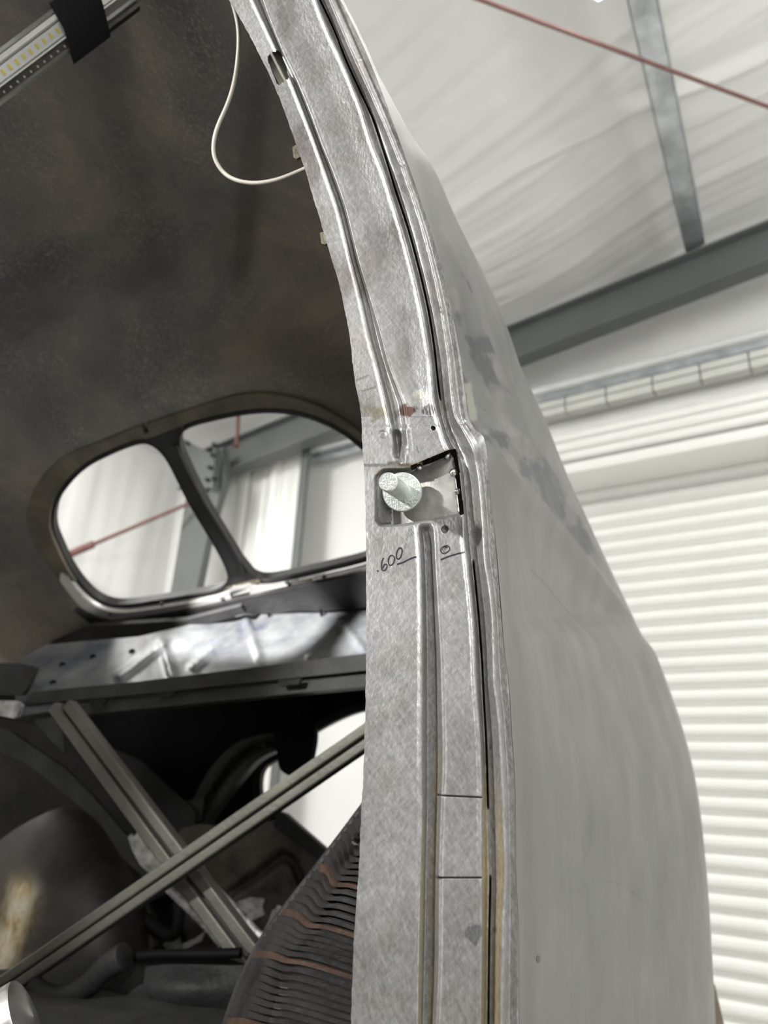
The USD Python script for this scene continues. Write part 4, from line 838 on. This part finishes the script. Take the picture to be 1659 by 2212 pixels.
# ================================================================== rusty grille stack standing behind the pillar
gr = thing('old_grille', 'stack of thin rusty bent grille bars standing behind the pillar', 'grille')
gb = smooth_poly([(800, 1728), (720, 1835), (640, 1938), (572, 2030), (530, 2110), (498, 2195), (470, 2290)], 60, False)
gm_ = smooth_poly([(815, 1790), (770, 1860), (725, 1925), (680, 2000), (645, 2050), (612, 2130), (590, 2200), (560, 2300)], 60, False)
NB = 34
def at(c, t): i = t * (len(c) - 1); k = int(min(i, len(c) - 2)); return c[k] + (c[k + 1] - c[k]) * (i - k)
for k in range(NB):
    t = (k + 0.5) / NB
    b, m_ = at(gb, t), at(gm_, t)
    e = np.array([870.0, m_[1] + (870 - m_[0]) * 0.27])
    mid = 0.5 * (b + m_) + np.array([0, -6.0])
    px = smooth_poly([b, mid, m_ + [-10, 1], m_ + [14, 3], 0.5 * (m_ + e), e], 20, False)
    dpt = np.interp(px[:, 0], [b[0], m_[0], 870], [0.86, 0.74, 0.70]) - 0.05 * t
    q = W(px[:, 0], px[:, 1], dpt)
    T_ = np.gradient(q, axis=0); T_ /= np.linalg.norm(T_, axis=1, keepdims=True)
    ud = np.array([0, 0, 1.0]) - T_ * T_[:, 2:3]; ud /= np.linalg.norm(ud, axis=1, keepdims=True); sd = np.cross(T_, ud)
    h_ = (0.0043 - 0.0025 * np.clip((px[:, 0] - b[0]) / max(m_[0] - b[0], 1), 0, 1))[:, None]; w_ = 0.004
    ring_ = np.stack([q + ud * h_ - sd * w_, q + ud * h_ + sd * w_, q - ud * h_ + sd * w_, q - ud * h_ - sd * w_, q + ud * h_ - sd * w_], 1)
    obj('bar', sheet(ring_), RUST2 if k in (8, 14, 20, 29, 30) else RUST, gr, smooth=30)
eq = on(*np.array([(788, 1750), (720, 1838), (640, 1942), (575, 2032), (500, 2200), (470, 2290)]).T, splane(0.42))
obj('end_strip', tube(W(gb[:, 0] - 1, gb[:, 1], np.linspace(0.858, 0.808, 60)), 0.006, 8), RUST, gr, smooth=True)
for k in range(4):
    c = W(777 + 4, 1918 + 9.5 * k, 0.70); obj('clip', lathe([(0, 0.006), (0.004, 0.005), (0.004, 0), (0, 0)], c, CAM - c, 10), BARE, gr)
# ================================================================== LED work light under the roof, its strap and the cord
lt = thing('work_light', 'clear LED tube light strapped under the dark roof', 'light')
ca, cb_ = W(-110, 250, 0.83), W(300, -58, 0.83)
axd = (cb_ - ca) / np.linalg.norm(cb_ - ca)
view = -(ray(60, 120) / np.linalg.norm(ray(60, 120)))
fy = view - axd * (view @ axd); fy /= np.linalg.norm(fy); fx = np.cross(axd, fy)
if fx @ up < 0: fx = -fx                       # fx: across the tube, upwards in the picture; fy: toward the viewer
def Lp_(s, x, y): return ca + axd * s + fx * x + fy * y
def lext(name, pts, mt, s0, s1, parent=lt, **k):
    pr = np.array(pts); a = np.array([Lp_(s0, x, y) for x, y in pr]); b = np.array([Lp_(s1, x, y) for x, y in pr])
    n = len(pr); i = np.arange(n); j = (i + 1) % n
    vv, tt = trimesh.creation.triangulate_polygon(Polygon(pr), engine='earcut')
    from scipy.spatial import cKDTree
    tt = cKDTree(pr).query(vv)[1][tt]
    return obj(name, (np.vstack([a, b]), np.vstack([tri(np.stack([i, j, j + n, i + n], 1)), tt[:, ::-1], tt + n])), mt, parent, smooth=30, **k)
LEN = np.linalg.norm(cb_ - ca)
RT_ = 0.0205
ang = np.radians(np.linspace(0, 180, 19))
lext('housing', [(RT_ * math.cos(t), -0.012 - 0.010 * math.sin(t)) for t in ang[::-1]] + [(RT_, 0.0), (0.017, 0.004), (0.0155, 0.001), (0.011, 0.001), (0.009, 0.004), (0.008, 0.002), (-0.004, 0.002), (-0.0055, 0.005), (-0.007, 0.005), (-0.0085, 0.0), (-0.016, -0.004), (-0.0175, -0.001), (-RT_, -0.005)], CLEAR, 0, LEN, label='ribbed translucent tube')
lext('led_board', [(-0.0035, 0.0025), (0.0075, 0.0025), (0.0075, 0.0035), (-0.0035, 0.0035)], STRIP, 0, LEN - 0.10)
lext('side_strip', [(-0.0155, -0.0032), (-0.0088, 0.0008), (-0.0092, 0.0016), (-0.016, -0.0024)], DULLM, 0, LEN - 0.10)
for k in range(18):
    s = LEN - 0.112 - k * 0.0094
    lext('led_chip', [(-0.0005, 0.0035), (0.005, 0.0035), (0.005, 0.0043), (-0.0005, 0.0043)], CHIPY, s, s + 0.0034)
    lext('small_led', [(-0.0132, -0.0012), (-0.0112, 0.0002), (-0.0116, 0.0008), (-0.0136, -0.0006)], CHIPW, s - 0.003, s - 0.001)
# strap: black webbing wound round the tube
sp_ = thing('strap', 'black woven strap wrapped around the LED tube', 'strap')
s0, s1 = LEN - 0.104, LEN - 0.052
tt_ = np.linspace(-0.3, 2 * np.pi - 0.3, 49)
ringp = np.array([((RT_ + 0.003) * math.cos(t) * (1.0 if math.cos(t) > 0 else 1.22), -0.006 + 0.0165 * math.sin(t)) for t in tt_])
sv = np.linspace(0, 1, 9)
g_ = np.array([[Lp_(s0 + (s1 - s0) * v + 0.010 * (x / RT_) * 0.3 - 0.006 * (x < 0) * abs(x) / RT_, x, y + 0.0006 * math.sin(v * 60)) for x, y in ringp] for v in sv])
ctr = np.array([Lp_(s0 + (s1 - s0) * v, 0, -0.006) for v in sv])[:, None, :]
out_ = g_ + (g_ - ctr) / np.linalg.norm(g_ - ctr, axis=-1, keepdims=True) * 0.0022
obj('loop', cat_([sheet(out_), (sheet(g_)[0], sheet(g_)[1][:, ::-1]), sheet(np.stack([g_[0], out_[0]])), sheet(np.stack([out_[-1], g_[-1]]))]), WEB, sp_, smooth=40)
tail = np.array([[Lp_(s0 + 0.03 + 0.055 * v, -0.024 - 0.004 * w, -0.004 - 0.02 * w) for w in (0, 0.5, 1)] for v in np.linspace(0, 1, 6)])
obj('tail', sheet(tail, 0.002, fy), WEB, sp_, smooth=40)
# cord looping out from behind the pillar
cpts = smooth_poly([(455, -130), (480, -60), (500, 0), (513, 50), (515, 105), (505, 180), (487, 235), (468, 280), (461, 325), (470, 355), (492, 380), (525, 393), (560, 395), (605, 386), (650, 368), (690, 352)], 90, False)
cd = np.interp(np.arange(90), [0, 30, 60, 89], [0.64, 0.66, 0.67, 0.65])
co_ = obj('power_cord', tube(W(cpts[:, 0], cpts[:, 1], cd), 0.0018, 12), CORD, smooth=True, label='thin off-white cord looping down beside the pillar top', cat='cable')
# polished metal canister end at the lower left
cn = thing('metal_canister', 'polished bare metal can end at the lower left corner', 'can')
c0 = W(-62, 2250, 0.62); axc = W(75, 2185, 0.635) - c0; axc /= np.linalg.norm(axc)
axc = (rt * 0.80 + up * 0.38 + fw * 0.30); axc /= np.linalg.norm(axc)
cc_ = W(15, 2232, 0.62)
rr_ = 0.034
obj('can_body', lathe([(0, 0.002), (0.55 * rr_, 0.0), (rr_ * 0.985, -0.004), (rr_, -0.007), (rr_, -0.10)], cc_ + axc * 0.02, axc, 64), ALU, cn, smooth=30)
